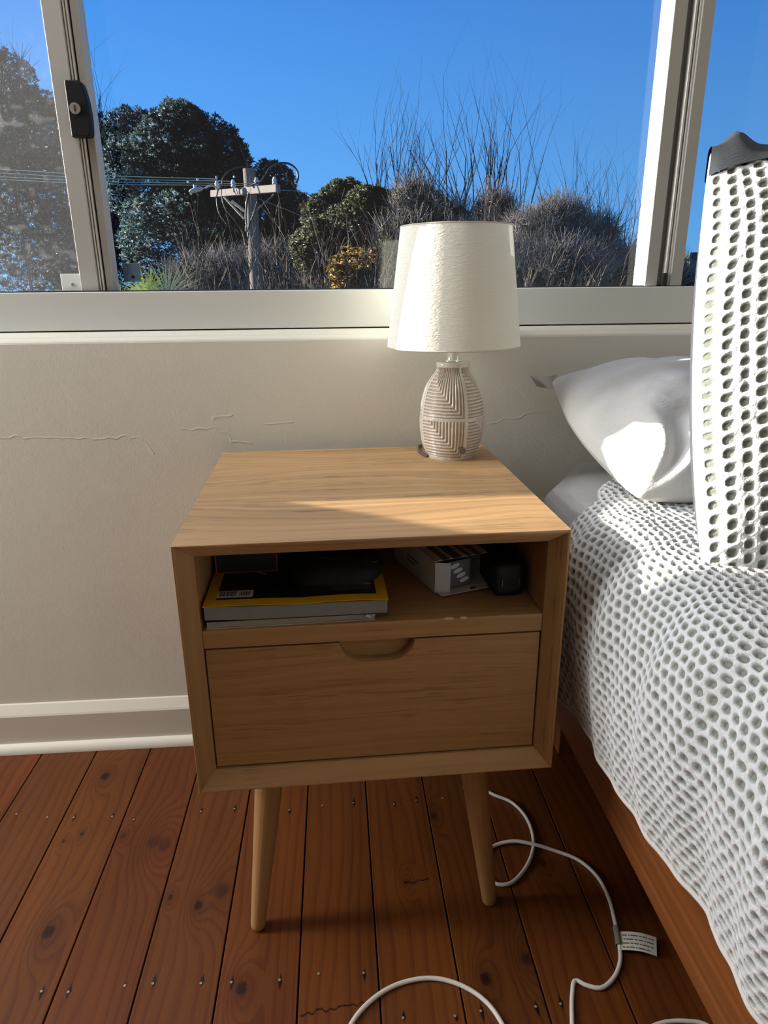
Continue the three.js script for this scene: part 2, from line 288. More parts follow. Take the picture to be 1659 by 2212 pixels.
// small clear stops on the glass
{
  const a = thing('glass_stop', 'milky plastic stop with a screw on the glass left of the left window post', 'window stop');
  obj('plate', box(-0.5435, 0.9577, -0.0645, -0.508, 0.9885, -0.0615, 0.001), phy({ color: rgb(0.75, 0.76, 0.75), roughness: 0.6, transmission: 0.35, thickness: 0 }), a);
  const c = new THREE.CylinderGeometry(0.003, 0.003, 0.002, 14); c.rotateX(Math.PI / 2); c.translate(-0.5225, 0.969, -0.061); obj('screw', c, M.steel, a);
  const b = thing('glass_stop', 'bluish see-through plastic stop on the glass just right of the left window post', 'window stop');
  obj('plate', box(-0.4345, 0.973, -0.09, -0.4015, 1.007, -0.087, 0.001), phy({ color: rgb(0.3, 0.38, 0.45), roughness: 0.35, transmission: 0.75, thickness: 0 }), b);
  const d = new THREE.CylinderGeometry(0.003, 0.003, 0.002, 14); d.rotateX(Math.PI / 2); d.translate(-0.4165, 0.982, -0.0865); obj('screw', d, M.black, b);
}
{ // added, unseen blind outside the window, its edge shaped to border the sun patch
  const c = thing('added_blind', 'added unseen canvas blind that shades the left end of the window', 'blind');
  const k = [[0.9, -1.38], [1.012, -1.434], [1.035, -1.5], [1.06, -1.542], [1.125, -1.61], [1.185, -1.705], [1.25, -1.73], [2.4, -1.7]];
  const edge = (y) => { for (let i = 1; i < k.length; i++) if (y <= k[i][0]) return lerp(k[i - 1][1], k[i][1], (y - k[i - 1][0]) / (k[i][0] - k[i - 1][0])); return -1.7; };
  obj('cloth', sheet(range(0, 1, 160), range(0.9, 2.4, 120), (u, y) => [lerp(-2.75, edge(y), u), y, -0.2 + 0.02 * Math.sin(u * 50) * Math.min(1, (1 - u) * 8)]), std({ color: rgb(0.6, 0.55, 0.48), roughness: 1, side: THREE.DoubleSide }), c);
  obj('rail', bar([-2.75, 2.4, -0.2], [-1.6, 2.4, -0.2], 0.014, 0.014, 12), M.alu, c);
}

// ---------------------------------------------------------------- nightstand
const NS = { w: 0.25, d: 0.4922, y0: 0.299, y1: 0.665, x: 0, z: 0.05, turn: 0.0233, T: 0.022, in: 0.472 };
const ns = thing('nightstand', 'light oak nightstand with an open shelf, one drawer and tapered legs', 'nightstand', [NS.x, 0, NS.z], NS.turn);
const nsAt = (x, y, z) => V(x, y, z).applyAxisAngle(V(0, 1, 0), NS.turn).add(V(NS.x, 0, NS.z));
{
  const yc = (NS.y0 + NS.y1) / 2, hh = (NS.y1 - NS.y0) / 2;
  const panel = (half, dist, grain, turn, seed) => { // mitred board whose front edge is bevelled inwards
    const poly = [[0, 0], [0, NS.T], [NS.in, NS.T], [NS.d - 0.003, 0.0058], [NS.d - 0.0006, 0.0034], [NS.d, 0.002], [NS.d, 0.0006], [NS.d - 0.0008, 0]], P = [], tri = (...v) => v.forEach((q) => P.push(...q));
    const pt = ([z, t], s) => [s * (half - t), dist - t, z], n = poly.length;
    for (let i = 0; i < n; i++) { const a = poly[i], b = poly[(i + 1) % n]; tri(pt(a, -1), pt(b, -1), pt(b, 1)); tri(pt(a, -1), pt(b, 1), pt(a, 1)); }
    for (let i = 1; i < n - 1; i++) { tri(pt(poly[0], 1), pt(poly[i], 1), pt(poly[i + 1], 1)); tri(pt(poly[0], -1), pt(poly[i + 1], -1), pt(poly[i], -1)); }
    const g = new THREE.BufferGeometry(); g.setAttribute('position', new THREE.Float32BufferAttribute(P, 3)); g.computeVertexNormals(); metreUV(g, 'x', seed);
    g.rotateZ(turn); g.translate(0, yc, 0); return g;
  };
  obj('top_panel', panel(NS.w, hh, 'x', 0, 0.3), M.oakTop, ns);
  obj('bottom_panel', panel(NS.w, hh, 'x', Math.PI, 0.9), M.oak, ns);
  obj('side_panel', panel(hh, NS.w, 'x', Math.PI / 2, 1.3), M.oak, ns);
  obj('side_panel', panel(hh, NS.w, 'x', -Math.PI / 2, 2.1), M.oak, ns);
  obj('back_panel', box(-0.228, 0.321, 0.004, 0.228, 0.643, 0.012), M.oak, ns);
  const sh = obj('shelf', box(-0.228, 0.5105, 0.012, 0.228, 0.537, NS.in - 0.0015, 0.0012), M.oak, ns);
  const chipMat = std({ color: rgb(0.62, 0.5, 0.36), roughness: 0.9 });
  for (const [x, w] of [[0.098, 0.014], [0.118, 0.011]]) { const g = new THREE.SphereGeometry(1, 12, 8); g.scale(w / 2, 0.0018, 0.003); g.translate(x, 0.5365, NS.in - 0.002); obj('chip', g, chipMat, sh); }
  // drawer front with a scooped finger pull
  const s = new THREE.Shape(), x = 0.2262, ya = 0.3235, yt = 0.508; s.moveTo(-x, ya); s.lineTo(x, ya); s.lineTo(x, yt); s.lineTo(0.0525, yt); s.bezierCurveTo(0.05, 0.489, 0.036, 0.4772, 0.02, 0.4772); s.lineTo(-0.018, 0.4772); s.bezierCurveTo(-0.036, 0.4772, -0.0475, 0.49, -0.0495, yt); s.lineTo(-x, yt); s.closePath();
  const g = new THREE.ExtrudeGeometry(s, { depth: 0.0165, bevelEnabled: true, bevelSize: 0.0008, bevelThickness: 0.0008, bevelOffset: -0.0008, bevelSegments: 2, curveSegments: 24 }); g.translate(0, 0, 0.4522);
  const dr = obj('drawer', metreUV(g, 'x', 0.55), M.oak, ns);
  obj('pull_recess', box(-0.07, 0.44, 0.443, 0.07, 0.509, 0.4515), M.oak, dr);
  obj('drawer_box', [box(-0.21, 0.335, 0.05, -0.2, 0.49, 0.45), box(0.2, 0.335, 0.05, 0.21, 0.49, 0.45), box(-0.2, 0.335, 0.05, 0.2, 0.343, 0.45)], M.oak, dr);
  for (const [fx, fz, tx, tz] of [[-0.193, 0.4535, -0.156, 0.42], [0.1825, 0.4465, 0.146, 0.42], [-0.193, 0.03, -0.156, 0.07], [0.1825, 0.03, 0.146, 0.07]]) {
    const L = Math.hypot(fx - tx, NS.y0, fz - tz), prof = [[0, 0], [0.006, 0], [0.0095, 0.0022], [0.0112, 0.006], [0.0118, 0.011], [0.0215, L - 0.03], [0.0222, L + 0.002], [0, L + 0.002]].map(([r, y]) => new THREE.Vector2(r, y));
    const lg = new THREE.LatheGeometry(prof, 28), uv = lg.attributes.uv; for (let i = 0; i < uv.count; i++) uv.setXY(i, uv.getX(i) * 0.12, lg.attributes.position.getY(i));
    const leg = obj('leg', lg, M.oak, ns); leg.position.set(fx, 0, fz); leg.quaternion.setFromUnitVectors(V(0, 1, 0), V(tx - fx, NS.y0, tz - fz).normalize());
  }
}
// ---------------------------------------------------------------- what lies in the open shelf
{
  const place = (t, x, y, z, turn = 0) => { t.position.copy(nsAt(x, y, z)); t.rotation.y = NS.turn + turn; return t; };
  const Y = 0.537;
  const pages = (seed, c) => std({ roughness: 0.9, map: grayTexColor(seed, c) });
  function grayTexColor(seed, c) { return colorTex(256, 128, (u, v) => { const k = 0.72 + 0.5 * noise(u * 5 + seed, v * 5200) * noise(u * 40, v * 2500 + seed); return [c[0] * k, c[1] * k, c[2] * k]; }, [0.3, 0.04]); }
  // a magazine: bent block of pages between two covers; x to the right, z to the front
  const slab = (w, d, y0, y1, bend, inset = 0) => { const g = new THREE.BoxGeometry(w - inset * 2, y1 - y0, d - inset * 2, 40, 2, 10); g.translate(0, (y0 + y1) / 2, 0); const p = g.attributes.position; for (let i = 0; i < p.count; i++) p.setY(i, p.getY(i) + bend(p.getX(i) / w + 0.5, p.getZ(i) / d + 0.5)); g.computeVertexNormals(); return g; };
  const low = thing('magazine', 'cream magazine with frayed page edges, lowest on the open shelf', 'magazine'); place(low, -0.113, Y, 0.35, 0.012);
  const bl = (u, v) => 0.0012 * Math.sin(u * 9) * v;
  obj('back_cover', slab(0.222, 0.23, 0.0, 0.001, () => 0), std({ color: rgb(0.6, 0.55, 0.45), roughness: 0.6 }), low);
  obj('pages', slab(0.222, 0.228, 0.001, 0.0105, (u, v) => bl(u, v) * 0.5, 0.001), pages(3, [0.5, 0.45, 0.37]), low);
  obj('front_cover', slab(0.223, 0.23, 0.0105, 0.0118, (u, v) => bl(u, v) * 0.5), std({ color: rgb(0.66, 0.6, 0.5), roughness: 0.5 }), low);
  const torn = sheet(range(0, 1, 6), range(0, 1, 4), (u, v) => [0.098 + u * 0.013, 0.004 + v * 0.007 + 0.002 * Math.sin(u * 9), 0.115 + 0.006 * Math.sin(u * 5 + v * 3) * v]); obj('torn_corner', torn, std({ color: rgb(0.75, 0.7, 0.64), roughness: 0.9, side: THREE.DoubleSide }), low);
  const top = thing('magazine', 'thick magazine with a yellow-bordered black back cover, on top of the cream one', 'magazine'); place(top, -0.1035, Y + 0.0125, 0.35, 0.0);
  const b2 = (u, v) => 0.0035 * (1 - step(0, 0.3, u)) * v - 0.002 * step(0.8, 1, u) * v;
  obj('back_cover', slab(0.24, 0.242, 0, 0.0008, () => 0), M.black, top);
  obj('pages', slab(0.238, 0.24, 0.0008, 0.0195, (u, v) => b2(u, v) * 0.5), pages(9, [0.27, 0.27, 0.265]), top);
  const cover = canvasTex(1024, 1024, (g, w, h) => {
    g.fillStyle = '#d2a512'; g.fillRect(0, 0, w, h); g.fillStyle = '#15161a'; g.fillRect(62, 40, w - 124, h - 120);
    g.fillStyle = '#1c2024'; for (let i = 0; i < 60; i++) { g.globalAlpha = 0.5; g.fillRect(80 + hash(i, 1) * 800, 60 + hash(i, 2) * 820, 20 + hash(i, 3) * 90, 4 + hash(i, 4) * 10); } g.globalAlpha = 1;
    g.fillStyle = '#dedede'; g.fillRect(62, h - 196, 200, 92); g.fillStyle = '#141414'; for (let i = 0, x = 74; x < 170; i++) { const b = 2 + Math.floor(hash(i, 77) * 7); g.fillRect(x, h - 190, b, 66); x += b + 2 + Math.floor(hash(i, 5) * 5); } for (let i = 0, x = 186; x < 250; i++) { const b = 2 + Math.floor(hash(i, 33) * 6); g.fillRect(x, h - 182, b, 56); x += b + 4; }
    g.fillStyle = '#d98a95'; g.fillRect(800, h - 240, 140, 28); g.fillStyle = '#2a1518'; g.font = 'bold 23px sans-serif'; g.textAlign = 'center'; g.fillText('EDINBURGH', 870, h - 218);
    g.strokeStyle = '#b9b9b9'; g.lineWidth = 5; for (const [x, y] of [[780, 208], [700, 180], [720, 152]]) { g.setLineDash([22, 7, 9, 6, 30, 8]); g.beginPath(); g.moveTo(x, h - y); g.lineTo(940, h - y); g.stroke(); } g.setLineDash([14, 6]); g.strokeStyle = '#777'; g.beginPath(); g.moveTo(730, h - 268); g.lineTo(940, h - 268); g.stroke();
  });
  const cg = slab(0.241, 0.243, 0.0195, 0.0203, (u, v) => b2(u, v) * 0.5 + 0.0004 + 0.0016 * Math.abs(Math.sin(u * 6)) * v); const cp = cg.attributes.position, cu = cg.attributes.uv; for (let i = 0; i < cp.count; i++) cu.setXY(i, cp.getX(i) / 0.241 + 0.5, 0.5 - cp.getZ(i) / 0.243);
  obj('front_cover', cg, phy({ map: cover, roughness: 0.4, clearcoat: 0.4, clearcoatRoughness: 0.3 }), top);
  // black box with red edges
  const bx = thing('box', 'flat black box with thin red edges at the back left of the open shelf', 'box'); place(bx, -0.177, Y + 0.0345, 0.314);
  obj('body', box(-0.0435, 0, -0.05, 0.0435, 0.058, 0.05, 0.002), std({ color: rgb(0.012, 0.012, 0.014), roughness: 0.5 }), bx);
  const red = std({ color: rgb(0.3, 0.05, 0.035), roughness: 0.5 });
  obj('edge_band', [bar([-0.0435, 0.0012, 0.0498], [0.0435, 0.0012, 0.0498], 0.0012, 0.0012, 6), bar([-0.0433, 0, 0.0498], [-0.0433, 0.058, 0.0498], 0.0012, 0.0012, 6), bar([0.0433, 0, 0.0498], [0.0433, 0.058, 0.0498], 0.0012, 0.0012, 6)], red, bx);
  const tab = new THREE.BoxGeometry(0.016, 0.0008, 0.004); tab.rotateY(-0.6); tab.translate(0.022, 0.0008, 0.056); obj('pull_tab', tab, M.steel, bx);
  // soft black pouch
  const po = thing('pouch', 'soft black cloth pouch lying across the yellow-bordered magazine', 'pouch'); place(po, -0.052, Y + 0.0335, 0.345);
  { const g = new THREE.SphereGeometry(1, 48, 24), p = g.attributes.position; for (let i = 0; i < p.count; i++) { let x = p.getX(i), y = p.getY(i), z = p.getZ(i); const q = Math.sign(x) * Math.pow(Math.abs(x), 0.7), r = Math.sign(z) * Math.pow(Math.abs(z), 0.75); const n = fbm(x * 3 + 5, z * 3 + 1, 3) - 0.5; p.setXYZ(i, q * 0.07 + n * 0.01, Math.max(0, y) * (0.03 + n * 0.02) + (y > 0 ? 0 : 0), r * 0.08 + n * 0.01); } g.computeVertexNormals(); obj('cloth', g, std({ color: rgb(0.01, 0.01, 0.011), roughness: 0.7 }), po);
    obj('drawstring', tube([[-0.02, 0.026, 0.035], [0.01, 0.024, 0.045], [0.04, 0.021, 0.048], [0.062, 0.018, 0.04]], 0.001, 30, 6), std({ color: rgb(0.05, 0.05, 0.05), roughness: 0.4 }), po); }
  // medicine carton standing open towards the front
  const ca = thing('carton', 'open white cardboard carton of capsules on the right of the open shelf', 'carton'); place(ca, 0.1125, Y, 0.306, 0.3);
  { const card = std({ color: rgb(0.72, 0.71, 0.7), roughness: 0.7 }), W = 0.088, H = 0.05, D = 0.15, t = 0.0008;
    obj('side', box(W / 2 - t, 0, -D / 2, W / 2, H, D / 2), card, ca);
    obj('base', box(-W / 2, 0, -D / 2, W / 2, t, D / 2), card, ca); obj('end', box(-W / 2, 0, -D / 2, W / 2, H, -D / 2 + t), card, ca);
    const stripe = canvasTex(128, 256, (g, w, h) => { g.fillStyle = '#d6d4d0'; g.fillRect(0, 0, w, h); g.fillStyle = '#6d6c72'; for (const [x, b] of [[18, 16], [42, 22], [76, 10], [96, 14]]) g.fillRect(x, 0, b, h); });
    const tg = new THREE.BoxGeometry(W, t, D); tg.translate(0, H - t / 2, 0); obj('top', tg, std({ map: stripe, roughness: 0.6 }), ca);
    const pr = canvasTex(256, 128, (g, w, h) => { g.fillStyle = '#dcdad6'; g.fillRect(0, 0, w, h); g.fillStyle = '#9c3550'; g.fillRect(0, 0, 60, 46); g.fillStyle = '#77767a'; g.fillRect(90, 60, 70, 8); g.fillRect(90, 78, 50, 6); });
    const sg = new THREE.BoxGeometry(t, H, D); sg.translate(-W / 2 + t / 2, H / 2, 0); obj('side', sg, std({ map: pr, roughness: 0.6 }), ca);
    const caps = canvasTex(256, 256, (g, w, h) => { g.fillStyle = '#77767a'; g.fillRect(0, 0, w, h); g.fillStyle = '#f4f2ee'; for (let i = 0; i < 4; i++) { g.save(); g.translate(105 + i * 32, 46 + i * 50); g.rotate(-0.25); g.beginPath(); g.ellipse(0, 0, 46, 21, 0, 0, 7); g.fill(); g.restore(); } });
    const fl = new THREE.BoxGeometry(0.046, 0.042, t); fl.rotateY(0.1); fl.translate(-0.006, 0.022, D / 2 - 0.004); obj('printed_flap', fl, std({ map: caps, roughness: 0.5 }), ca);
    const f1 = new THREE.BoxGeometry(0.022, H * 0.92, t); f1.translate(0.011, H / 2, 0); f1.rotateY(-0.55); f1.translate(-W / 2, 0, D / 2); obj('side_flap', f1, card, ca);
    const f2 = new THREE.BoxGeometry(W * 1.02, t, 0.02); f2.translate(0, t / 2 + 0.0002, 0.01); f2.rotateX(-0.1); f2.translate(0.002, 0.001, D / 2); const ff = obj('front_flap', f2, card, ca);
    const lb = new THREE.BoxGeometry(0.009, 0.0004, 0.006); lb.translate(0.012, 0.0036, D / 2 + 0.013); obj('print_mark', lb, M.black, ff); }
  // black plug-in charger
  const ch = thing('charger', 'black plug-in charger lying beside the carton on the open shelf', 'charger'); place(ch, 0.194, Y, 0.374, 0.05);
  { const g = new RoundedBoxGeometry(0.046, 0.052, 0.085, 4, 0.01); g.translate(0, 0.0262, 0); obj('body', g, std({ color: rgb(0.006, 0.006, 0.0065), roughness: 0.6 }), ch);
    obj('prong', box(-0.013, 0.018, 0.042, -0.0115, 0.03, 0.0455, 0.0005), std({ color: rgb(0.16, 0.16, 0.17), roughness: 0.3, metalness: 0.6 }), ch); obj('prong', box(0.0115, 0.018, 0.042, 0.013, 0.03, 0.0455, 0.0005), std({ color: rgb(0.16, 0.16, 0.17), roughness: 0.3, metalness: 0.6 }), ch);
    obj('rib', box(-0.0235, 0.024, -0.03, 0.0235, 0.027, 0.035, 0.001), M.black, ch); }
}

// ---------------------------------------------------------------- table lamp
{
  const lamp = thing('table_lamp', 'table lamp with cream drum shade and ribbed cream ceramic base', 'lamp', [0.1745, 0.665, 0.125]);
  const prof = [[0.0, 0.0432], [0.004, 0.0445], [0.015, 0.0503], [0.03, 0.0545], [0.05, 0.0575], [0.071, 0.0583], [0.092, 0.0568], [0.11, 0.0532], [0.122, 0.0495], [0.134, 0.044], [0.144, 0.037], [0.151, 0.0312], [0.157, 0.0285], [0.1615, 0.0293], [0.166, 0.0296], [0.1695, 0.0285]];
  const R = (y) => { for (let i = 1; i < prof.length; i++) if (y <= prof[i][0]) { const k = (y - prof[i - 1][0]) / (prof[i][0] - prof[i - 1][0]); return lerp(prof[i - 1][1], prof[i][1], k); } return prof[prof.length - 1][1]; };
  const split = 0.0745, per = Math.PI / 2, a0 = 0.36; // band angle (from the front, to the right)
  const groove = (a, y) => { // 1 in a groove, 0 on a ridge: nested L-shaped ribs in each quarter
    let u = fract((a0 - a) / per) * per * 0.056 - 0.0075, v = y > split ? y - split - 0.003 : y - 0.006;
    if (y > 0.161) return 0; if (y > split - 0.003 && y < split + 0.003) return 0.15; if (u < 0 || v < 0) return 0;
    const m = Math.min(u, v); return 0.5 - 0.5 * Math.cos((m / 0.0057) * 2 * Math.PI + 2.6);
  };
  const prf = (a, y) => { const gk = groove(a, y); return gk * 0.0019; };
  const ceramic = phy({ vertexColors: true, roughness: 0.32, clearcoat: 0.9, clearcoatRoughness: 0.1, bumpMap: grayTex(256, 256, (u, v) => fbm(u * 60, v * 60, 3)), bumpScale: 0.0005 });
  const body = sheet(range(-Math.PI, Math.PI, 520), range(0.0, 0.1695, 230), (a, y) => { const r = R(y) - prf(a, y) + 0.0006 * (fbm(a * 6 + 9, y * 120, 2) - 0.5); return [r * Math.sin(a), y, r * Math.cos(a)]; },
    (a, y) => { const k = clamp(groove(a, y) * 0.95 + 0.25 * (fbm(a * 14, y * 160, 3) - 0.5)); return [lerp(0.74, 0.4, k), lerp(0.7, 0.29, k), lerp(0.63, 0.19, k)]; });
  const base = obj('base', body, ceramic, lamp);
  for (const [n, r, y] of [['top_cap', 0.0285, 0.169], ['foot_pad', 0.0432, 0.0005]]) obj(n, new THREE.CylinderGeometry(r, r, 0.0012, 40).translate(0, y, 0), std({ color: rgb(0.66, 0.58, 0.47), roughness: 0.4 }), base);
  const sw = new THREE.CylinderGeometry(0.0064, 0.0066, 0.004, 28); sw.rotateX(Math.PI / 2); sw.rotateX(-0.12); const sa = 0.2; sw.translate(0, 0, 0.0535); sw.rotateY(sa); sw.translate(0, 0.0205, 0); obj('switch', sw, std({ color: rgb(0.2, 0.16, 0.13), roughness: 0.5 }), base);
  obj('cord', tube([[-0.03, 0.006, -0.03], [-0.043, 0.004, 0.012], [-0.048, 0.0032, 0.004], [-0.055, 0.0032, -0.03], [-0.05, 0.0032, -0.065], [-0.045, 0.0, -0.084]], 0.003, 40, 8), std({ color: rgb(0.1, 0.085, 0.075), roughness: 0.6 }), lamp);
  obj('collar', new THREE.LatheGeometry([[0.0, 0.1695], [0.0165, 0.1695], [0.0168, 0.1712], [0.0105, 0.173], [0.0105, 0.205], [0, 0.205]].map(([r, y]) => new THREE.Vector2(r, y)), 32), M.chrome, lamp);
  const y0 = 0.196, y1 = 0.3885, r0 = 0.1155, r1 = 0.0925;
  const linen = grayTex(512, 512, (u, v) => 0.5 + 0.7 * (noise(u * 300, v * 300) - 0.5) + 0.5 * (noise(u * 90, v * 90) - 0.5));
  const shadeMat = phy({ color: rgb(0.88, 0.88, 0.79), roughness: 1, transmission: 0.1, thickness: 0, bumpMap: linen, bumpScale: 0.0007 });
  const sh = obj('shade', [new THREE.CylinderGeometry(r1, r0, y1 - y0, 96, 1, true).translate(0, (y0 + y1) / 2, 0)], shadeMat, lamp);
  obj('rim', [new THREE.TorusGeometry(r0, 0.0011, 8, 96).rotateX(Math.PI / 2).translate(0, y0, 0), new THREE.TorusGeometry(r1, 0.0011, 8, 96).rotateX(Math.PI / 2).translate(0, y1, 0)], std({ color: rgb(0.6, 0.57, 0.5), roughness: 0.9 }), sh);
  const spokes = []; for (let i = 0; i < 3; i++) { const a = i * 2.0944 + 0.4; spokes.push(bar([0.012 * Math.sin(a), 0.212, 0.012 * Math.cos(a)], [0.1125 * Math.sin(a), 0.212, 0.1125 * Math.cos(a)], 0.0012, 0.0012, 6)); }
  obj('shade_carrier', spokes, M.steel, lamp);
  const bulb = new THREE.SphereGeometry(0.022, 24, 16); bulb.scale(1, 1.3, 1); bulb.translate(0, 0.25, 0); obj('bulb', [bulb, new THREE.CylinderGeometry(0.012, 0.0105, 0.026, 20).translate(0, 0.214, 0)], std({ color: rgb(0.8, 0.8, 0.78), roughness: 0.4 }), lamp);
}

// ---------------------------------------------------------------- bed
const weave = grayTex(512, 512, (u, v) => 0.5 + 0.35 * (fbm(u * 26, v * 26, 4) - 0.5) * 2 + 0.12 * (noise(u * 250, v * 250) - 0.5));
{
  const bed = thing('bed_frame', 'orange-brown wooden bed frame under the white waffle blanket', 'bed');
  obj('side_rail', box(0.353, 0.2, 0.05, 0.378, 0.335, 2.1, 0.003, 'z'), M.rail, bed);
  obj('side_rail', box(1.86, 0.2, 0.05, 1.885, 0.335, 2.1, 0.003, 'z'), M.rail, bed);
  obj('end_rail', box(0.378, 0.2, 2.06, 1.86, 0.335, 2.09, 0.003, 'x'), M.rail, bed);
  for (const [x, z] of [[0.42, 0.09], [1.79, 0.09], [0.42, 2.0], [1.79, 2.0]]) obj('leg', box(x, 0, z, x + 0.05, 0.22, z + 0.05, 0.003, 'y'), M.rail, bed);
  obj('slat_base', box(0.378, 0.29, 0.06, 1.86, 0.315, 2.06), M.rail, bed);
  // mattress in its fitted sheet: rounded corners that sag at the head end
  const mt = thing('mattress', 'mattress in a pale grey-white fitted sheet beside the nightstand', 'mattress');
  const cx = 1.1, cz = 1.05, hx = 0.785, hz = 1.03;
  const ring = (a) => { const n = 14, c = Math.cos(a), s = Math.sin(a), k = Math.pow(Math.pow(Math.abs(c), n) + Math.pow(Math.abs(s), n), -1 / n); let x = c * k, z = s * k; return [x, z]; };
  const outline = (a) => { // plan outline with a cut-off corner at the head left
    let [x, z] = ring(a); x = cx + x * hx; z = cz + z * hz; const q = (x - 0.315) * 1.6 + (z - 0.02) * 1.0 - 0.2; if (q < 0) { const L = Math.hypot(1.6, 1); x -= (q / L) * (1.6 / L); z -= (q / L) * (1 / L); } return [x, z];
  };
  const prof = [[0.336, 0.02], [0.338, 0.006], [0.36, 0], [0.56, 0], [0.59, 0.002], [0.61, 0.007], [0.625, 0.017], [0.6295, 0.035], [0.6325, 0.07], [0.633, 0.16], [0.633, 0.5], [0.633, 0.78]];
  obj('sheet', sheet(range(0, 2 * Math.PI, 360), range(0, prof.length - 1, (prof.length - 1) * 4), (a, v) => {
    const i = Math.min(prof.length - 2, Math.floor(v)), k = v - i, y = lerp(prof[i][0], prof[i + 1][0], k), ins = lerp(prof[i][1], prof[i + 1][1], k); let [x, z] = outline(a); if (x < 0.5) x += 0.03 * step(0.32, 0.46, z); const s = Math.min(1, ins / 0.785);
    const X = lerp(x, cx, s), Z = lerp(z, cz, s), wr = 0.004 * (fbm(X * 14 + 3, Z * 9, 3) - 0.5) * step(0.4, 0.6, y);
    return [X, y + wr, Z];
  }), std({ color: rgb(0.74, 0.73, 0.72), roughness: 1, bumpMap: weave, bumpScale: 0.0015, side: THREE.DoubleSide }), mt);
}
// honeycomb weave: hole lattice; returns [hole 0..1, relief in metres]
function honey(s, t, a = 0.0162) {
  const cw = a * 0.868, q = a / 0.0205;
  s += 0.0012 * (noise(s * 60, t * 60) - 0.5) + 0.006 * (noise(s * 9 + 4, t * 9) - 0.5); t += 0.0012 * (noise(s * 60 + 31, t * 60) - 0.5) + 0.006 * (noise(s * 9, t * 9 + 7) - 0.5);
  let hole = 0; const i0 = Math.round(s / cw);
  for (let i = i0 - 1; i <= i0 + 1; i++) {
    const off = (i & 1) ? a / 2 : 0, j = Math.round((t - off) / a), h = hash(i, j), dx = Math.abs(s - i * cw) / (0.0049 + 0.0013 * h) / q, dy = Math.abs(t - off - j * a) / (0.0059 + 0.0012 * hash(j, i)) / q;
    hole = Math.max(hole, step(1.16, 0.84, Math.pow(Math.pow(dx, 2.6) + Math.pow(dy, 2.6), 1 / 2.6)));
  }
  const bump = 0.5 + 0.5 * Math.cos((s / cw) * Math.PI) * Math.cos((t / a) * 2 * Math.PI + (Math.round(s / cw) & 1 ? Math.PI : 0));
  return [hole, -0.0036 * hole + 0.0013 * bump * (1 - hole) + 0.0012 * (fbm(s * 260, t * 260, 2) - 0.5)];
}
const yarn = (h, x, y) => { const k = 0.94 + 0.1 * (noise(x * 300, y * 300) - 0.5); return [lerp(0.8, 0.28, h) * k, lerp(0.815, 0.31, h) * k, lerp(0.83, 0.27, h) * k]; };
const fabric = std({ vertexColors: true, roughness: 1, side: THREE.DoubleSide, bumpMap: weave, bumpScale: 0.0022 });
weave.repeat.set(5, 5);
{ // blanket: s runs from the middle of the bed over the left edge down to the hem; z towards the foot
  const bl = thing('waffle_blanket', 'white open-weave waffle blanket with grey-green backing, spread over the bed', 'blanket');
  const topY = 0.657, xl = 0.288, rx = 0.1, ry = 0.15, flat = 0.62 - (xl + rx), arc = 0.2, drop = 0.162;
  const pos = (s, z) => { // centre line and outward normal of the cross-section
    let x, y, nx, ny;
    const hem = 0.003 * Math.sin(z * 40) + 0.002 * Math.sin(z * 93 + 1);
    if (s < flat) { x = 0.62 - s; y = topY; nx = 0; ny = 1; }
    else if (s < flat + arc) { const k = ((s - flat) / arc) * Math.PI / 2; x = xl + rx - rx * Math.sin(k); y = topY - ry + ry * Math.cos(k); nx = -Math.sin(k) * ry; ny = Math.cos(k) * rx; const l = Math.hypot(nx, ny); nx /= l; ny /= l; }
    else { const k = (s - flat - arc) / drop; x = xl + 0.022 * k * k; y = topY - ry - (s - flat - arc); nx = -1; ny = -0.15 * k; }
    x += 0.02 * clamp((z - 0.5) / 0.45) * step(flat, flat + arc, s) + hem;
    const puff = 0.012 * (fbm(s * 7 + 2, z * 6, 3) - 0.5) + 0.004 * Math.sin(z * 23 + s * 9) * step(flat * 0.5, flat + arc, s);
    return [x + nx * puff, y + ny * puff, nx, ny];
  };
  const back = (s) => { const x = 0.62 - Math.min(s, flat + 0.05); return 0.262 + Math.max(0, 0.43 - x) * 1.05; };
  const sA = [...range(-0.95, -0.02, 14), ...range(0, flat + arc + drop, 430)], zA = [...range(0, 1, 660), ...range(1.03, 2.05, 24)];
  const Z = (s, k) => (k <= 1 ? lerp(back(s), 1.12, k) : 1.12 + (k - 1) * 0.97);
  const cr = (s, k) => { const z = Z(s, k), [h] = k <= 1.0 && s >= 0 ? honey(s, z, 0.0148) : [0.3]; return yarn(h, s, z); };
  obj('weave', sheet(sA, zA, (s, k) => {
    const z = Z(s, k), [x, y, nx, ny] = pos(s, z), r = k <= 1.0 && s >= 0 ? honey(s, z, 0.0148)[1] : 0, fold = k < 0.02 ? -0.012 * (1 - k / 0.02) ** 2 : 0;
    return [x + nx * (r + fold), y + ny * (r + fold), z];
  }, cr), fabric, bl);
  const hemPts = []; for (let z = 0.42; z < 1.14; z += 0.02) { const [x, y] = pos(flat + arc + drop - 0.001, z); hemPts.push([x, y, z]); }
  obj('hem', tube(hemPts, 0.0035, 160, 8), std({ color: rgb(0.72, 0.69, 0.66), roughness: 1 }), bl);
}
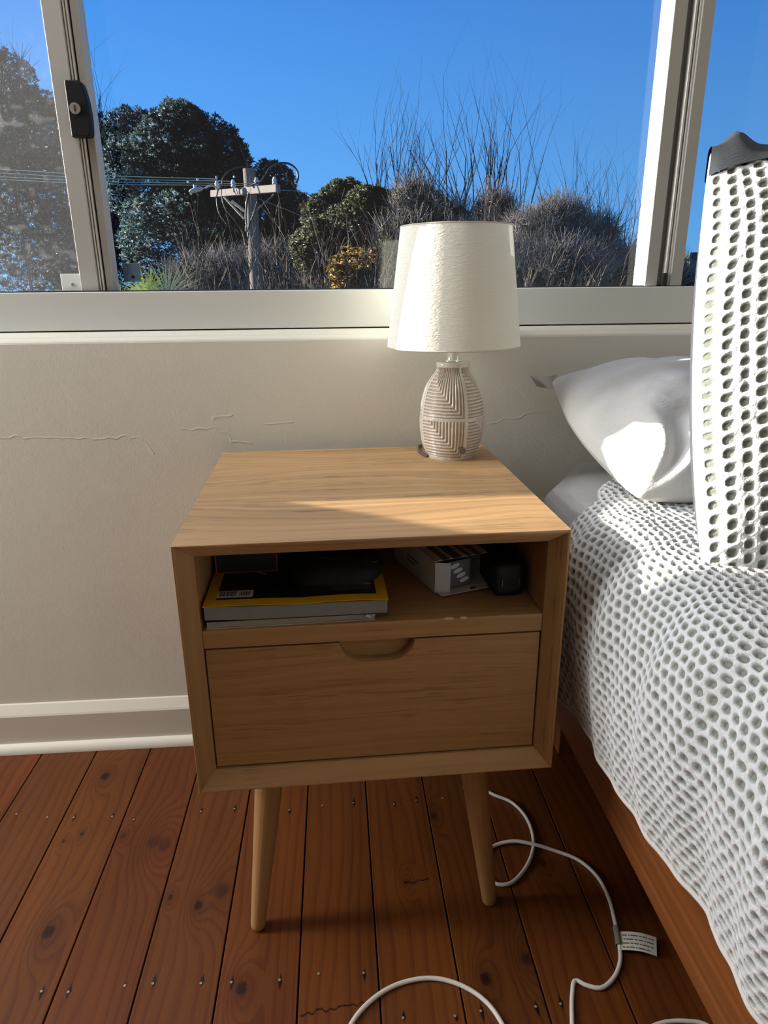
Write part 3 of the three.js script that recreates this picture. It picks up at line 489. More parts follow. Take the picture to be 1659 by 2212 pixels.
{ // sleeping pillow, propped against the wall
  const pl = thing('pillow', 'plain white pillow with a creased corner, propped against the wall under the window', 'pillow');
  const c = [V(0.374, 0.79, 0.062), V(1.1, 0.79, 0.062), V(0.396, 0.669, 0.43), V(1.1, 0.669, 0.43)];
  const up = V(0, 0.94, 0.34).normalize();
  const surf = (side) => (u, v) => {
    const p = c[0].clone().lerp(c[1], u).lerp(c[2].clone().lerp(c[3], u), v), uu = Math.min(1, Math.min(u, 1 - u) / 0.22);
    const e = Math.sqrt(1 - (1 - uu) ** 2), f = Math.pow(1 - Math.pow(Math.abs(2 * v - 1), 3.6), 0.5), h = e * f;
    let y = (side > 0 ? 0.078 : -0.05) * h;
    if (side > 0) {
      const d = Math.hypot(u * 0.73, (1 - v) * 0.38), an = Math.atan2((1 - v) * 0.38, u * 0.73) - 0.9 * d + 0.12 * Math.sin(d * 30), env = step(0.015, 0.09, d) * step(0.4, 0.14, d), g = (m, w) => Math.exp(-(((an - m) / w) ** 2));
      y += env * (0.009 * g(0.3, 0.12) - 0.012 * g(0.58, 0.1) + 0.01 * g(0.85, 0.13) - 0.006 * g(1.15, 0.12));
      y += (0.0035 * Math.sin(v * 40 + u * 9 + 3 * fbm(u * 7, v * 5, 2)) * step(0.75, 0.2, v) + 0.016 * (fbm(u * 8, v * 5, 4) - 0.5)) * h;
    }
    const lo = (1 - u) ** 8, sv = Math.sin(Math.PI * v);
    p.addScaledVector(up, y); p.y -= 0.012 * sv * lo; p.x -= 0.02 * lo * sv * (1 - 0.7 * v); return p.toArray();
  };
  const N = [range(0, 1, 220), range(0, 1, 120)], mat = std({ color: rgb(0.66, 0.655, 0.635), roughness: 1, side: THREE.DoubleSide, bumpMap: weave, bumpScale: 0.0012 });
  const a = sheet(N[0], N[1], surf(1)), b = sheet(N[0], N[1], surf(-1)); b.index.array.reverse(); b.computeVertexNormals();
  obj('cover', [a, b], mat, pl);
  const fl = sheet(range(0, 1, 12), range(0, 1, 10), (u, v) => [lerp(lerp(0.384, 0.378, v), lerp(0.335, 0.346, v), u), lerp(lerp(0.802, 0.774, v), lerp(0.797, 0.779, v), u) - 0.002 * Math.sin(u * 3.1), 0.066 - 0.008 * u + 0.007 * Math.sin(u * 5 + v * 2)]);
  obj('corner_flap', fl, mat, pl);
}
{ // large square cushion cover in the same weave, standing in front of the pillow
  const sq = thing('square_pillow', 'puffy square pillow in white waffle weave with a slate back, standing on the bed', 'pillow');
  const B = V(0.392, 0.612, 0.645), Tp = V(0.452, 1.114, 0.4), across = V(0.97, 0.02, -0.1).normalize();
  const up = Tp.clone().sub(B), H = up.length(); up.normalize(); const n = across.clone().cross(up).normalize(), Wd = 0.58;
  const sag = (v) => 0.024 * Math.pow(Math.sin(Math.PI * Math.pow(v, 0.85)), 0.8);
  const surf = (side, relief) => (a, b) => { // a, b in metres from the left seam and from the bottom
    const u = clamp(a / Wd), v = clamp(b / H), e = Math.pow(1 - Math.pow(Math.abs(2 * u - 1), 2.3), 0.62), f = Math.pow(1 - Math.pow(Math.abs(2 * v - 1), 3.2), 0.62);
    const p = B.clone().addScaledVector(across, a - sag(v) * (1 - u) * 1.0).addScaledVector(up, b + 0.012 * Math.sin(u * 6 + 1) * (v - 0.5));
    let y = side * 0.105 * e * f; if (side > 0) y += relief ? honey(a + 0.3, b)[1] * step(0, 0.02, Math.min(u, v, 1 - v)) : 0;
    y += side * 0.008 * (fbm(a * 12, b * 12, 3) - 0.5) * e * f;
    return p.addScaledVector(n, y).toArray();
  };
  const as = [...range(0, 0.04, 40), ...range(0.0413, 0.26, 170), ...range(0.32, Wd, 12)], bs = range(0, H, 400);
  obj('weave', sheet(as, bs, surf(1, true), (a, b) => yarn(a < 0.262 ? honey(a + 0.3, b)[0] : 0.3, a, b)), fabric, sq);
  const slate = std({ color: rgb(0.055, 0.066, 0.082), roughness: 1, side: THREE.DoubleSide, bumpMap: weave, bumpScale: 0.0008 });
  const bk = sheet(range(0, Wd, 60), range(0, H, 60), surf(-1, false)); bk.index.array.reverse(); bk.computeVertexNormals();
  obj('back_cloth', bk, slate, sq);
  // dark flange that wraps the top edge
  obj('top_band', sheet(range(0, Wd, 120), range(-1, 1, 24), (a, k) => {
    const s = surf(k > 0 ? 1 : -1, false), d = Math.abs(k), p = V(...s(a, H - 0.034 * d * d * (0.75 + 0.5 * fbm(a * 14, 3, 2)))), c0 = 0.006 * (fbm(a * 22, k * 2 + 5, 3) - 0.2);
    p.addScaledVector(n, (k > 0 ? 1 : -1) * 0.004 * Math.min(1, d * 4) + 0.003 * Math.sin(a * 60) * (1 - d)); p.addScaledVector(up, (0.008 + c0 + 0.02 * Math.exp(-((a - 0.035) ** 2) / 0.0003)) * (1 - d)); return p.toArray();
  }), slate, sq);
}

// ---------------------------------------------------------------- cords on the floor
{
  const G = (px, py, y = 0.0035) => { const o = camera.position, d = at(px, py, 1).sub(o); return o.clone().addScaledVector(d, (y - o.y) / d.y); };
  const cable = std({ color: rgb(0.72, 0.69, 0.65), roughness: 0.45 });
  const c1 = thing('lamp_cord', 'white lamp cord with a paper tag, looping beside the right leg of the nightstand', 'cord');
  const pts = [[1000, 1700], [1040, 1705], [1070, 1718], [1105, 1733], [1136, 1765], [1152, 1810], [1148, 1848], [1128, 1885], [1102, 1908], [1080, 1911], [1062, 1903], [1046, 1880], [1050, 1840], [1075, 1824], [1110, 1817], [1150, 1823], [1200, 1838], [1250, 1858], [1290, 1893], [1315, 1940], [1327, 1985], [1337, 2035], [1340, 2075], [1326, 2112], [1298, 2134], [1266, 2128], [1243, 2118], [1236, 2150], [1236, 2215], [1238, 2320], [1290, 2600], [1480, 2950], [1900, 3200]].map(([x, y], i) => G(x, y, i > 13 && i < 16 ? 0.009 : 0.0035));
  obj('wire', tube(pts, 0.0032, 320, 10), cable, c1);
  obj('sleeve', tube([G(1330, 2002, 0.0045), G(1334, 2022, 0.0045), G(1337, 2043, 0.0045)], 0.0048, 20, 10), std({ color: rgb(0.4, 0.37, 0.32), roughness: 0.8, bumpMap: weave, bumpScale: 0.002 }), c1);
  const tagTex = canvasTex(256, 140, (g, w, h) => { g.fillStyle = '#d9d4c8'; g.fillRect(0, 0, w, h); g.strokeStyle = '#5f5a52'; g.lineWidth = 9; for (let i = 0; i < 4; i++) { g.setLineDash([34, 7, 12, 6, 52, 8, 20, 6]); g.lineDashOffset = i * 31; g.beginPath(); g.moveTo(12, 28 + i * 30); g.lineTo(i === 3 ? 215 : 236, 28 + i * 30); g.stroke(); } });
  const p00 = G(1342, 2052, 0.006), p10 = G(1419, 2066, 0.009), p01 = G(1339, 2012, 0.006), p11 = G(1418, 2025, 0.009);
  const tg = sheet(range(0, 1, 12), range(0, 1, 4), (u, v) => { const p = p00.clone().lerp(p10, u).lerp(p01.clone().lerp(p11, u), v); p.y += 0.004 * Math.sin(u * Math.PI); return p.toArray(); });
  obj('paper_tag', tg, std({ map: tagTex, roughness: 0.8, side: THREE.DoubleSide }), c1);
  const c2 = thing('extension_cord', 'white power cord arching across the floorboards in front of the nightstand', 'cord');
  obj('wire', tube([[420, 3300], [560, 2800], [690, 2430], [752, 2225], [790, 2172], [850, 2130], [925, 2113], [985, 2124], [1040, 2155], [1078, 2200], [1130, 2330], [1180, 2650], [1120, 3100], [900, 3500]].map(([x, y]) => G(x, y, 0.0036)), 0.0033, 200, 10), cable, c2);
  const c3 = thing('charging_cord', 'short stretch of pale cord at the floor beside the bed rail', 'cord');
  obj('wire', tube([[1310, 2600], [1345, 2330], [1400, 2225], [1430, 2210], [1480, 2206], [1530, 2216], [1600, 2290], [1720, 2480]].map(([x, y]) => G(x, y, 0.0034)), 0.003, 120, 8), cable, c3);
}

// ---------------------------------------------------------------- outdoors
{ // sloping ground far below the window
  const g = new THREE.PlaneGeometry(160, 90, 60, 40); g.rotateX(-Math.PI / 2); g.translate(0, 0, -46); const p = g.attributes.position; for (let i = 0; i < p.count; i++) p.setY(i, -2.6 + 0.5 * (fbm(p.getX(i) * 0.1, p.getZ(i) * 0.1, 3) - 0.5)); g.computeVertexNormals();
  obj('ground', g, std({ map: colorTex(256, 256, (u, v) => { const k = 0.6 + 0.8 * fbm(u * 20, v * 20, 4); return [0.1 * k, 0.1 * k, 0.05 * k]; }), roughness: 1 }), scene).userData.kind = 'structure';
}
const GY = -2.5;
function leafCluster(n, len, wid, seed, spread = 0.9) { // a rosette of pointed leaves
  const r = rng(seed), P = [], N = [];
  for (let i = 0; i < n; i++) {
    const a = (i / n) * 6.283 + r(), el = 0.15 + spread * r(), d = V(Math.cos(a) * Math.cos(el), Math.sin(el), Math.sin(a) * Math.cos(el)), s = V(-Math.sin(a), 0.2 * (r() - 0.5), Math.cos(a)).normalize(), o = d.clone().multiplyScalar(len * 0.1), m = d.clone().multiplyScalar(len * (0.5 + 0.15 * r())), t = d.clone().multiplyScalar(len * (0.9 + 0.3 * r())); t.y -= len * 0.15;
    const l = m.clone().addScaledVector(s, wid), q = m.clone().addScaledVector(s, -wid), nn = s.clone().cross(d).normalize();
    for (const v of [o, q, l, q, t, l]) { P.push(v.x, v.y, v.z); N.push(nn.x, nn.y, nn.z); }
  }
  const g = new THREE.BufferGeometry(); g.setAttribute('position', new THREE.Float32BufferAttribute(P, 3)); g.setAttribute('normal', new THREE.Float32BufferAttribute(N, 3)); return g;
}
const leafGeo = leafCluster(9, 0.1, 0.016, 5), leafSmall = leafCluster(9, 0.085, 0.02, 8), twigGeo = (() => { const r = rng(77), gs = []; for (let i = 0; i < 6; i++) { const d = V(r() - 0.5, 0.4 + r() * 0.7, r() - 0.5).normalize().multiplyScalar(0.4), o = V((r() - 0.5) * 0.1, 0, (r() - 0.5) * 0.1); gs.push(bar(o.toArray(), o.clone().add(d).toArray(), 0.0075, 0.002, 3)); } return mergeGeometries(gs); })();
const leafMat = phy({ color: 0xffffff, roughness: 0.42, transmission: 0.35, thickness: 0, side: THREE.DoubleSide }), twigMat = std({ color: 0xffffff, roughness: 0.9 }), bark = std({ color: rgb(0.13, 0.105, 0.085), roughness: 0.95 }), paleBark = std({ color: rgb(0.5, 0.44, 0.4), roughness: 0.9 }), darkBark = std({ color: rgb(0.075, 0.062, 0.055), roughness: 0.95 });
// blobs: [px, py, half width in px, half height in px, depth m]; the foliage fills them, denser near their surface
function foliage(parent, name, blobs, count, geo, mat, colors, seed, dens = 0.5) {
  const r = rng(seed), total = blobs.reduce((s, b) => s + b[2] * b[3], 0), mats = [], cols = [], q = new THREE.Quaternion(), e = new THREE.Euler();
  for (const [px, py, wx, hy, dep] of blobs) {
    const c = at(px, py, dep), k = dep / F, rx = wx * k, ry = hy * k, rz = Math.max(rx, ry) * 0.8, n = Math.round((count * wx * hy) / total);
    for (let i = 0; i < n; i++) {
      let d; do d = V(r() * 2 - 1, r() * 2 - 1, r() * 2 - 1); while (d.lengthSq() > 1 || d.lengthSq() < 0.01);
      const L = d.length(), R = Math.pow(L, dens) * (0.82 + 0.3 * fbm(d.x * 3 + px, d.y * 3 + py * 0.7 + d.z * 2, 2) * 1.2); d.multiplyScalar(R / L);
      const p = c.clone().add(V(d.x * rx, d.y * ry, d.z * rz)), s = (0.7 + 0.6 * r()) * dep / 15;
      e.set((r() - 0.5) * 1.5, r() * 6.28, (r() - 0.5) * 1.5); q.setFromEuler(e); mats.push(new THREE.Matrix4().compose(p, q, V(s, s, s)));
      const w = r(), cc = colors[Math.floor(r() * colors.length)], b = 0.7 + 0.6 * w; cols.push(rgb(cc[0] * b, cc[1] * b, cc[2] * b));
    }
  }
  const im = new THREE.InstancedMesh(geo, mat, mats.length); mats.forEach((m, i) => { im.setMatrixAt(i, m); im.setColorAt(i, cols[i]); });
  im.name = name; im.userData.kind = 'stuff'; im.castShadow = im.receiveShadow = true; parent.add(im); return im;
}
class Sticks { // collects tapered three-sided sticks into one geometry
  constructor() { this.P = []; this.N = []; }
  add(a, b, r0, r1) {
    const d = b.clone().sub(a).normalize(), s = Math.abs(d.y) < 0.9 ? V(0, 1, 0) : V(1, 0, 0), u = d.clone().cross(s).normalize(), w = d.clone().cross(u), c = [];
    for (let i = 0; i < 4; i++) { const t = (i / 3) * 2 * Math.PI, o = u.clone().multiplyScalar(Math.cos(t)).addScaledVector(w, Math.sin(t)); c.push([o, a.clone().addScaledVector(o, r0), b.clone().addScaledVector(o, r1)]); }
    for (let i = 0; i < 3; i++) { const [n0, a0, b0] = c[i], [n1, a1, b1] = c[i + 1]; for (const [v, n] of [[a0, n0], [b0, n0], [b1, n1], [a0, n0], [b1, n1], [a1, n1]]) { this.P.push(v.x, v.y, v.z); this.N.push(n.x, n.y, n.z); } }
  }
  geo() { const g = new THREE.BufferGeometry(); g.setAttribute('position', new THREE.Float32BufferAttribute(this.P, 3)); g.setAttribute('normal', new THREE.Float32BufferAttribute(this.N, 3)); return g; }
}
function grow(S, r, p, d, len, rad, level, o) {
  const n = 4, step_ = len / n; let q = p.clone(), dir = d.clone();
  for (let i = 0; i < n; i++) {
    dir.add(V((r() - 0.5) * o.bend, (r() - 0.35) * o.bend * 0.7, (r() - 0.5) * o.bend)).normalize();
    const e = q.clone().addScaledVector(dir, step_), r0 = rad * (1 - (i / n) * 0.6), r1 = rad * (1 - ((i + 1) / n) * 0.6); S.add(q, e, r0, r1); q = e;
    if (level > 0 && i > 0) for (let k = 0; k < o.kids; k++) if (r() < o.prob) { const a = r() * 6.283, sd = V(Math.cos(a), 0.2 + r() * 0.7, Math.sin(a)), nd = dir.clone().multiplyScalar(o.along).add(sd.multiplyScalar(o.out)).normalize(); grow(S, r, q, nd, len * (0.45 + 0.35 * r()), r1 * 0.7, level - 1, o); }
  }
}
function tree(name, label, category, blobs, count, geo, mat, colors, seed, o = {}) {
  const t = thing(name, label, category), b = blobs[0], c = at(b[0], b[1], b[4]); t.position.set(c.x, GY, c.z); const off = t.position.clone();
  const S = new Sticks(), r = rng(seed + 9); grow(S, r, V(0, -0.2, 0), V(0, 1, 0), (c.y - GY) * 0.9, o.rad ?? 0.16, 0, { bend: 0.14, kids: 1, prob: 0.6, along: 0.6, out: 0.7 });
  for (const [px, py, wx, hy, dep] of blobs) { const q = at(px, py, dep).sub(off); const mid = V(0, (c.y - GY) * 0.5, 0); S.add(mid, q, 0.07, 0.03); for (let i = 0; i < 7; i++) { const k = dep / F, e = q.clone().add(V((r() - 0.5) * 1.1 * wx * k, (r() - 0.4) * 1.1 * hy * k, (r() - 0.5) * wx * k)); S.add(q, e, 0.03, 0.008); } }
  obj('trunk', S.geo(), o.bark ?? bark, t);
  const f = foliage(t, 'foliage', blobs, count, geo, mat, colors, seed, o.dens); f.position.copy(off).negate();
  if (o.twigs) { const g = foliage(t, 'twigs', blobs, o.twigs, twigGeo, twigMat, o.twigColors ?? [[0.2, 0.175, 0.155], [0.36, 0.32, 0.285], [0.12, 0.105, 0.095]], seed + 3, 0.45); g.position.copy(off).negate(); }
  return t;
}
const grey = [[0.2, 0.33, 0.42], [0.29, 0.45, 0.56], [0.14, 0.25, 0.32], [0.45, 0.58, 0.68], [0.27, 0.36, 0.32]];  // bluer than the leaves: sky reflection is put into their colour
const olive = [[0.25, 0.29, 0.15], [0.36, 0.4, 0.27], [0.17, 0.21, 0.12], [0.45, 0.47, 0.38]];
const deep = (list, d) => list.map(([x, y, w, h, k = 0]) => [x, y, w, h, d + k]);
tree('evergreen_tree', 'tall grey-green evergreen tree filling the view behind the window sash at left', 'tree', deep([[100, 420, 150, 190], [50, 300, 110, 110, 1], [-60, 330, 130, 170], [150, 300, 90, 80], [200, 380, 90, 120, -0.5], [60, 560, 190, 120, -1], [200, 560, 110, 110, -1], [10, 190, 70, 70, 1], [-40, 160, 60, 60, 1]], 24), 14000, leafGeo, leafMat, grey, 101, { twigs: 900, twigColors: [[0.16, 0.14, 0.13]] });
tree('evergreen_tree', 'round-topped evergreen tree just left of the power pole', 'tree', deep([[385, 325, 95, 90], [475, 345, 62, 75], [340, 400, 120, 110, -0.4], [440, 430, 110, 110, -0.6], [400, 530, 150, 110, -1], [290, 300, 60, 60], [390, 262, 50, 34], [520, 360, 24, 36]], 21), 14000, leafGeo, leafMat, grey, 102);
tree('evergreen_tree', 'smaller dark evergreen tree right behind the power pole', 'tree', deep([[590, 405, 52, 50], [560, 460, 70, 70], [625, 465, 48, 52], [640, 520, 80, 70], [560, 560, 80, 70, -0.5]], 23), 6000, leafGeo, leafMat, grey.map((c) => c.map((x) => x * 0.85)), 103);
const dusk = [[0.2, 0.25, 0.22], [0.27, 0.3, 0.26], [0.3, 0.29, 0.27], [0.14, 0.18, 0.17]];
tree('scrub_thicket', 'dark thicket filling the low middle of the view behind the pale shrubs', 'bush', deep([[480, 610, 110, 50], [620, 600, 110, 60], [760, 590, 110, 70], [880, 600, 110, 80], [700, 640, 200, 40]], 18), 6500, leafSmall, leafMat, dusk, 121, { twigs: 2500, twigColors: [[0.16, 0.14, 0.125], [0.32, 0.285, 0.255]] });
tree('scrub_thicket', 'dark thicket at the foot of the bushes behind the right side of the lampshade', 'bush', deep([[1000, 610, 110, 60], [1110, 610, 90, 50], [1220, 640, 120, 40], [1340, 640, 110, 40], [1440, 630, 60, 40]], 17.5), 4200, leafSmall, leafMat, dusk, 122, { twigs: 2600, twigColors: [[0.16, 0.14, 0.125], [0.32, 0.285, 0.255]] });
tree('broadleaf_bush', 'olive-green bushy tree left of the lampshade', 'tree', [[740, 430, 45, 40, 16.5], [700, 470, 50, 45, 16.5], [800, 450, 60, 45, 16.2], [770, 500, 80, 60, 16], [690, 540, 60, 60, 16], [860, 470, 50, 55, 16.2]], 8000, leafSmall, leafMat, olive, 104);
tree('broadleaf_bush', 'grey-olive bush behind the top of the lampshade', 'bush', [[900, 450, 60, 45, 15.6], [960, 490, 70, 45, 15.6], [880, 540, 70, 60, 15.3], [990, 560, 80, 60, 15.3]], 4500, leafSmall, leafMat, olive.concat([[0.14, 0.12, 0.1]]), 105, { twigs: 900 });
tree('round_bush', 'rounded dark bush just above the right edge of the lampshade', 'bush', [[1068, 465, 44, 40, 15], [1075, 520, 60, 50, 15], [1060, 580, 80, 50, 14.8]], 2600, leafSmall, leafMat, [[0.1, 0.1, 0.07], [0.13, 0.11, 0.09], [0.18, 0.17, 0.14]], 106, { twigs: 700 });
tree('twiggy_bush', 'brown twiggy bush with a leafy crown, right of the lampshade', 'bush', [[1210, 500, 70, 55, 14], [1150, 540, 70, 70, 14], [1270, 540, 70, 55, 14], [1200, 590, 120, 60, 13.5], [1330, 585, 60, 40, 13.5], [1100, 590, 60, 60, 13.5]], 2600, leafSmall, leafMat, [[0.12, 0.1, 0.085], [0.1, 0.11, 0.07], [0.2, 0.17, 0.15]], 107, { twigs: 2400, rad: 0.08 });
tree('low_hedge', 'low dry hedge in the right corner of the middle pane', 'bush', [[1390, 600, 60, 34, 16], [1330, 615, 70, 34, 15.5], [1440, 600, 40, 36, 16], [1260, 620, 60, 30, 15]], 900, leafSmall, leafMat, [[0.14, 0.12, 0.1], [0.12, 0.12, 0.08]], 108, { twigs: 1100, rad: 0.05 });

// leafless shrubs: many slender stems
const WINTER = { bend: 0.22, kids: 1, prob: 0.72, along: 1, out: 0.55 };
function shrub(label, px, py, depth, stems, h, width, seed, mat, o = {}) {
  const t = thing('bare_shrub', label, 'shrub'), c = at(px, py, depth); t.position.copy(c); const S = new Sticks(), r = rng(seed); S.add(V(0, GY - c.y - 0.1, 0), V(0, 0.05, 0), 0.05, 0.03);
  for (let i = 0; i < stems; i++) { const p = V((r() - 0.5) * width, -0.2, (r() - 0.5) * width * 0.7); grow(S, r, p, V((r() - 0.5) * (o.lean ?? 0.7), 1, (r() - 0.5) * 0.6).normalize(), h * (0.65 + 0.5 * r()), o.rad ?? 0.016, o.level ?? 2, { ...WINTER, ...o }); }
  obj('stems', S.geo(), mat, t).userData.kind = 'stuff';
  if (o.leaves) { const im = foliage(t, 'leaves', o.leaves, o.leafCount, leafCluster(3, 0.14, 0.045, 6), leafMat, o.leafColors, seed + 1, 0.8); im.position.copy(t.position).negate(); }
  return t;
}
shrub('tall leafless shrub with dark whips against the sky, above the left half of the lampshade', 880, 520, 17, 19, 2.0, 1.7, 201, darkBark, { rad: 0.026 });
shrub('tall leafless shrub with forking whips against the sky, above the right half of the lampshade', 1010, 510, 17, 21, 2.1, 1.6, 202, darkBark, { rad: 0.026 });
shrub('leafless shrub whose thin stems rise between the round bush and the twiggy bush', 1110, 530, 17, 8, 2.1, 0.7, 203, darkBark, { rad: 0.018 });
shrub('leafless shrub rising behind the twiggy bush crown', 1240, 560, 16, 13, 1.6, 1.4, 204, darkBark, { rad: 0.018 });
shrub('wide-forked leafless shrub against the sky left of the right window post', 1310, 610, 14, 12, 1.75, 0.7, 205, darkBark, { rad: 0.02 });
shrub('thin leafless shrub closest to the right window post', 1385, 615, 14, 8, 1.1, 0.5, 206, darkBark, { rad: 0.016 });
shrub('pale leafless shrub between the palm fronds and the power pole', 440, 650, 9, 11, 0.75, 0.9, 207, paleBark, { rad: 0.0139 });
shrub('pale leafless shrub at the foot of the power pole', 560, 665, 9, 11, 0.95, 0.8, 208, paleBark, { rad: 0.0139 });
shrub('pale leafless shrub between the power pole and the yellow-leaved shrub', 660, 660, 9, 16, 0.85, 0.9, 209, paleBark, { rad: 0.0139 });
shrub('leafless shrub with yellow autumn leaves left of the lampshade', 760, 665, 9, 13, 0.75, 0.8, 210, paleBark, { rad: 0.0124, leaves: [[745, 565, 38, 28, 9], [790, 560, 30, 20, 9], [735, 600, 34, 26, 9]], leafCount: 170, leafColors: [[0.75, 0.58, 0.14], [0.65, 0.56, 0.12], [0.75, 0.48, 0.36], [0.8, 0.62, 0.45]] });
shrub('dense leafless shrub hidden partly by the left side of the lampshade', 850, 665, 9.5, 14, 0.95, 0.8, 211, paleBark, { rad: 0.0124 });
shrub('leafless shrub right behind the lower right side of the lampshade', 1140, 660, 9.5, 12, 0.7, 0.8, 212, paleBark, { rad: 0.0124 });
shrub('low leafless shrub below the twiggy bush', 1250, 665, 9.5, 11, 0.6, 0.9, 213, paleBark, { rad: 0.0109 });
shrub('twiggy bare crown poking above the tall evergreen at far left', 20, 330, 15.3, 8, 1.9, 1.6, 214, darkBark, { rad: 0.02 });
shrub('bare twigs on top of the evergreen just right of the left window post', 215, 330, 15.2, 8, 1.2, 1.1, 215, darkBark, { rad: 0.016 });
{ // fan palm: fronds of narrow leaflets
  for (const [label, px, py, n, len, col, seed, lean] of [['bright yellow-green palm frond low in the window beside the left post', 318, 628, 24, 0.42, [0.62, 0.66, 0.08], 31, -0.15], ['grey-green palm frond with drying tips right of the bright one', 362, 628, 20, 0.55, [0.4, 0.45, 0.25], 32, 0.1], ['pale short palm frond under the bluish glass stop', 262, 645, 14, 0.3, [0.62, 0.64, 0.2], 33, 0]]) {
    const t = thing('palm_frond', label, 'palm'), c = at(px, py + 14, 7.5); t.position.copy(c); const r = rng(seed);
    obj('stalk', bar([0, -0.9, 0], [0, 0.02, 0], 0.014, 0.008, 8), bark, t);
    const mat = phy({ color: rgb(...col), roughness: 0.5, transmission: 0.45, thickness: 0, side: THREE.DoubleSide });
    for (let i = 0; i < n; i++) {
      const a = lerp(-1.15, 1.15, i / (n - 1)) + lean, L = len * (0.75 + 0.25 * Math.cos(a)) * (0.85 + 0.2 * r()), w = 0.0085, P = [], dz = (r() - 0.5) * 0.5;
      const pt = (k, s) => V(Math.sin(a) * L * k + Math.cos(a) * s, Math.cos(a) * L * k - Math.sin(a) * s - 0.12 * L * k * k, dz * L * k + Math.abs(s) * 0.4);
      for (const [k0, k1, w0, w1] of [[0, 0.4, w * 0.4, w], [0.4, 1, w, 0]]) { const A = pt(k0, -w0), B = pt(k0, w0), Cc = pt(k1, -w1), D = pt(k1, w1); for (const v of [A, B, D, A, D, Cc]) P.push(v.x, v.y, v.z); }
      const g = new THREE.BufferGeometry(); g.setAttribute('position', new THREE.Float32BufferAttribute(P, 3)); g.computeVertexNormals(); obj('leaflet', g, mat, t);
    }
  }
}
{ // power pole with crossarm, street light, cable loops and wires
  const D = 13, q = (x, y, d = D) => at(x, y, d), pole = thing('power_pole', 'weathered wooden power pole with a crossarm, insulators and black cable loops', 'power pole'), o = q(538, 365);
  pole.position.set(o.x, GY, o.z); const rel = (v) => v.clone().sub(pole.position).toArray(), wood = std({ color: rgb(0.2, 0.17, 0.15), roughness: 0.95, bumpMap: weave, bumpScale: 0.01 }), armWood = std({ color: rgb(0.22, 0.195, 0.175), roughness: 0.9 }), strut = std({ color: rgb(0.75, 0.58, 0.38), roughness: 0.7 }), porcelain = std({ color: rgb(0.62, 0.63, 0.68), roughness: 0.3 }), cab = std({ color: rgb(0.02, 0.022, 0.026), roughness: 0.5 });
  obj('post', bar([0, -0.1, 0], [0, o.y - GY, 0], 0.15, 0.118, 20), wood, pole);
  const a = q(459, 419, 13.6), b = q(601, 407, 12.0), L = a.distanceTo(b), arm = new RoundedBoxGeometry(L, 0.125, 0.1, 2, 0.008); arm.applyQuaternion(new THREE.Quaternion().setFromUnitVectors(V(1, 0, 0), b.clone().sub(a).normalize())); const mid = a.clone().add(b).multiplyScalar(0.5).sub(pole.position); arm.translate(mid.x, mid.y, mid.z); obj('crossarm', arm, armWood, pole);
  const flat = (p, r_, w) => bar(rel(q(...p)), rel(q(...r_)), w, w * 0.9, 6);
  obj('brace', flat([484, 425, 12.75], [527, 472, 12.85], 0.022), strut, pole); obj('brace', flat([500, 434, 12.9], [529, 456, 12.95], 0.03), strut, pole); obj('brace', flat([592, 420, 12.75], [545, 462, 12.85], 0.016), armWood, pole);
  for (const [x, y] of [[469, 399], [504, 397], [554, 392], [593, 391]]) {
    const i = obj('insulator', new THREE.LatheGeometry([[0, -0.07], [0.02, -0.07], [0.045, -0.05], [0.05, -0.03], [0.03, -0.02], [0.045, 0.0], [0.05, 0.02], [0.03, 0.03], [0.034, 0.05], [0.022, 0.07], [0, 0.075]].map(([r, h]) => new THREE.Vector2(r, h)), 16), porcelain, pole); i.position.set(...rel(q(x, y, 12.8)));
    obj('pin', new THREE.CylinderGeometry(0.01, 0.01, 0.1, 8).translate(0, -0.1, 0), M.black, i);
  }
  for (const [x, y] of [[406, 393], [427, 388], [468, 383], [506, 382]]) { const s = new THREE.SphereGeometry(0.022, 10, 8); const m = obj('wire_clamp', s, porcelain, pole); m.position.set(...rel(q(x, y, 12.6))); }
  const loop = (pts, r = 0.016) => obj('cable_loop', tube(pts.map((p) => V(...rel(q(...p)))), r, 80, 8), cab, pole);
  loop([[533, 500, 12.6], [531, 460, 12.6], [536, 425, 12.6], [545, 400, 12.6], [563, 392, 12.5], [572, 380, 12.5], [585, 362, 12.5], [602, 353, 12.5], [625, 354, 12.5], [641, 368, 12.5], [644, 385, 12.5], [640, 395, 12.5]], 0.019);
  loop([[489, 484, 12.5], [474, 462, 12.5], [468, 430, 12.5], [472, 410, 12.5], [479, 402, 12.5], [481, 386, 12.5], [492, 372, 12.5], [512, 362, 12.6], [535, 361, 12.7]], 0.011);
  loop([[478, 402, 12.55], [479, 425, 12.55], [486, 450, 12.55], [505, 474, 12.55], [522, 500, 12.6], [530, 530, 12.6]], 0.009);
  loop([[556, 435, 12.5], [548, 462, 12.5], [540, 482, 12.6], [535, 520, 12.6], [535, 560, 12.6]], 0.014);
  loop([[601, 413, 12.6], [600, 440, 12.6], [597, 460, 12.6], [593, 478, 12.6]], 0.01);
  const sl = thing('street_light', 'small cream street light on a curved arm beside the crossarm', 'street light'); sl.position.copy(pole.position);
  const cream = std({ color: rgb(0.62, 0.57, 0.48), roughness: 0.5 });
  obj('arm', tube([[470, 412, 12.7], [465, 403, 12.65], [456, 401, 12.6], [442, 407, 12.6]].map((p) => V(...rel(q(...p)))), 0.018, 30, 8), cream, sl);
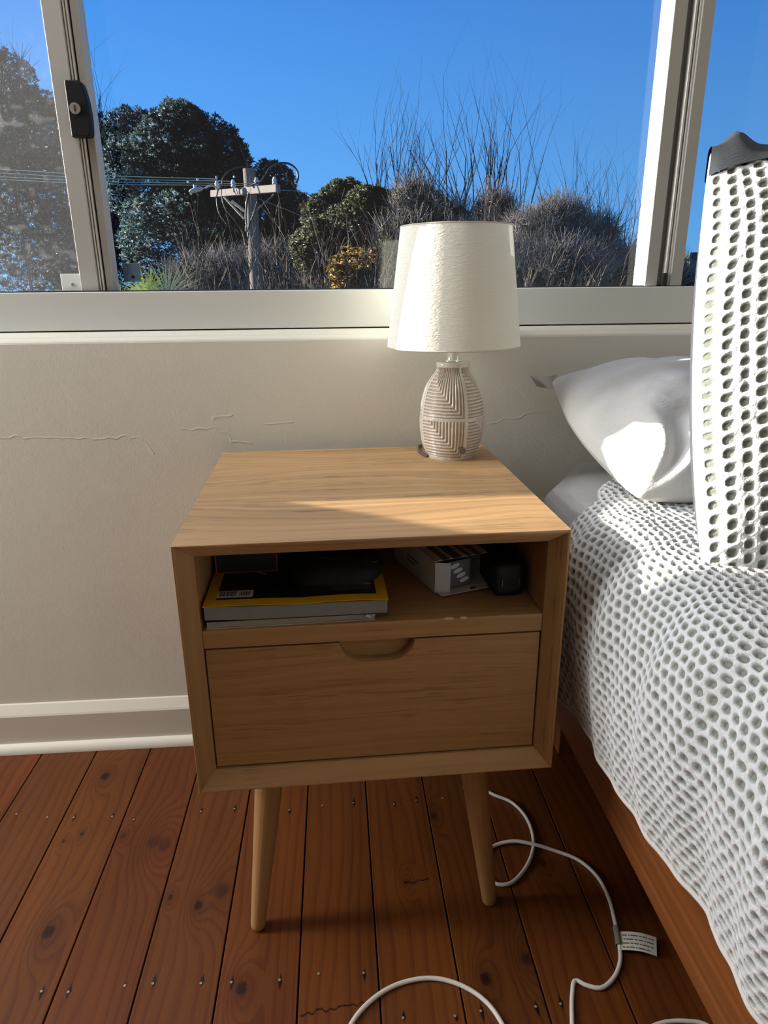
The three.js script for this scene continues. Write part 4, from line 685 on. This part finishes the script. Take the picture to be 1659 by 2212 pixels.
  const h0 = V(...rel(q(440, 406, 12.6))), h1 = V(...rel(q(408, 414, 12.5))), hd = new THREE.SphereGeometry(1, 20, 14); hd.scale(h0.distanceTo(h1) / 2, 0.045, 0.06); hd.applyQuaternion(new THREE.Quaternion().setFromUnitVectors(V(1, 0, 0), h0.clone().sub(h1).normalize())); const hm = h0.clone().add(h1).multiplyScalar(0.5); hd.translate(hm.x, hm.y, hm.z); obj('head', hd, cream, sl);
  obj('photocell', new THREE.CylinderGeometry(0.03, 0.03, 0.05, 12).translate(hm.x - 0.02, hm.y + 0.06, hm.z), porcelain, sl);
  const wireMat = std({ color: rgb(0.2, 0.3, 0.28), roughness: 0.6 });
  [[366, 391, 'topmost'], [374, 396, 'second'], [382, 401, 'third'], [388, 405, 'lowest']].forEach(([y0, y1, w], i) => { const m = obj('power_line', tube([q(-260, y0 - 10, 15), q(0, y0, 14.2), q(220, lerp(y0, y1, 0.45) + 2, 13.5), q(470 + i * 38, y1 - 4, 12.8)], 0.0075, 60, 5), wireMat, scene); tag(m, `${w} of the four greenish wires running left from the power pole`, 'wire', undefined); });
  [['upper', 601, 410, 668, 420, 800, 490], ['lower', 560, 430, 640, 462, 790, 530]].forEach(([w, ax, ay, bx, by, cx, cy]) => { const m = obj('service_line', tube([q(ax, ay, 12.9), q(bx, by, 15), q(cx, cy, 19)], 0.007, 40, 5), wireMat, scene); tag(m, `${w} of the two thin wires running down to the right from the power pole`, 'wire'); });
}
{ // neighbour's house, a sliver of it right of the right window post
  const h = thing('house', 'grey house with a dark flat roof in the right-hand pane', 'house'), c = at(1540, 600, 26); h.position.set(c.x, GY, c.z);
  const y1 = at(1540, 560, 26).y - GY, y2 = at(1540, 546, 26).y - GY;
  obj('wall', box(-1.0, 0, -3, 6, y1, 0), std({ color: rgb(0.16, 0.19, 0.21), roughness: 0.9 }), h);
  obj('roof', box(-1.15, y1, -3.2, 6.2, y2, 0.25, 0.02), std({ color: rgb(0.03, 0.045, 0.045), roughness: 0.8 }), h);
  obj('chimney', box(1.0, y2, -1.4, 1.3, y2 + 0.1, -1.1), std({ color: rgb(0.5, 0.47, 0.42), roughness: 0.9 }), h);
  obj('window', box(0.2, 0.9, -0.02, 1.2, 1.9, 0.03), M.glass, h);
}
scene.traverse((o) => { if (o.isMesh) o.castShadow = o.receiveShadow = true; });
renderer.render(scene, camera);
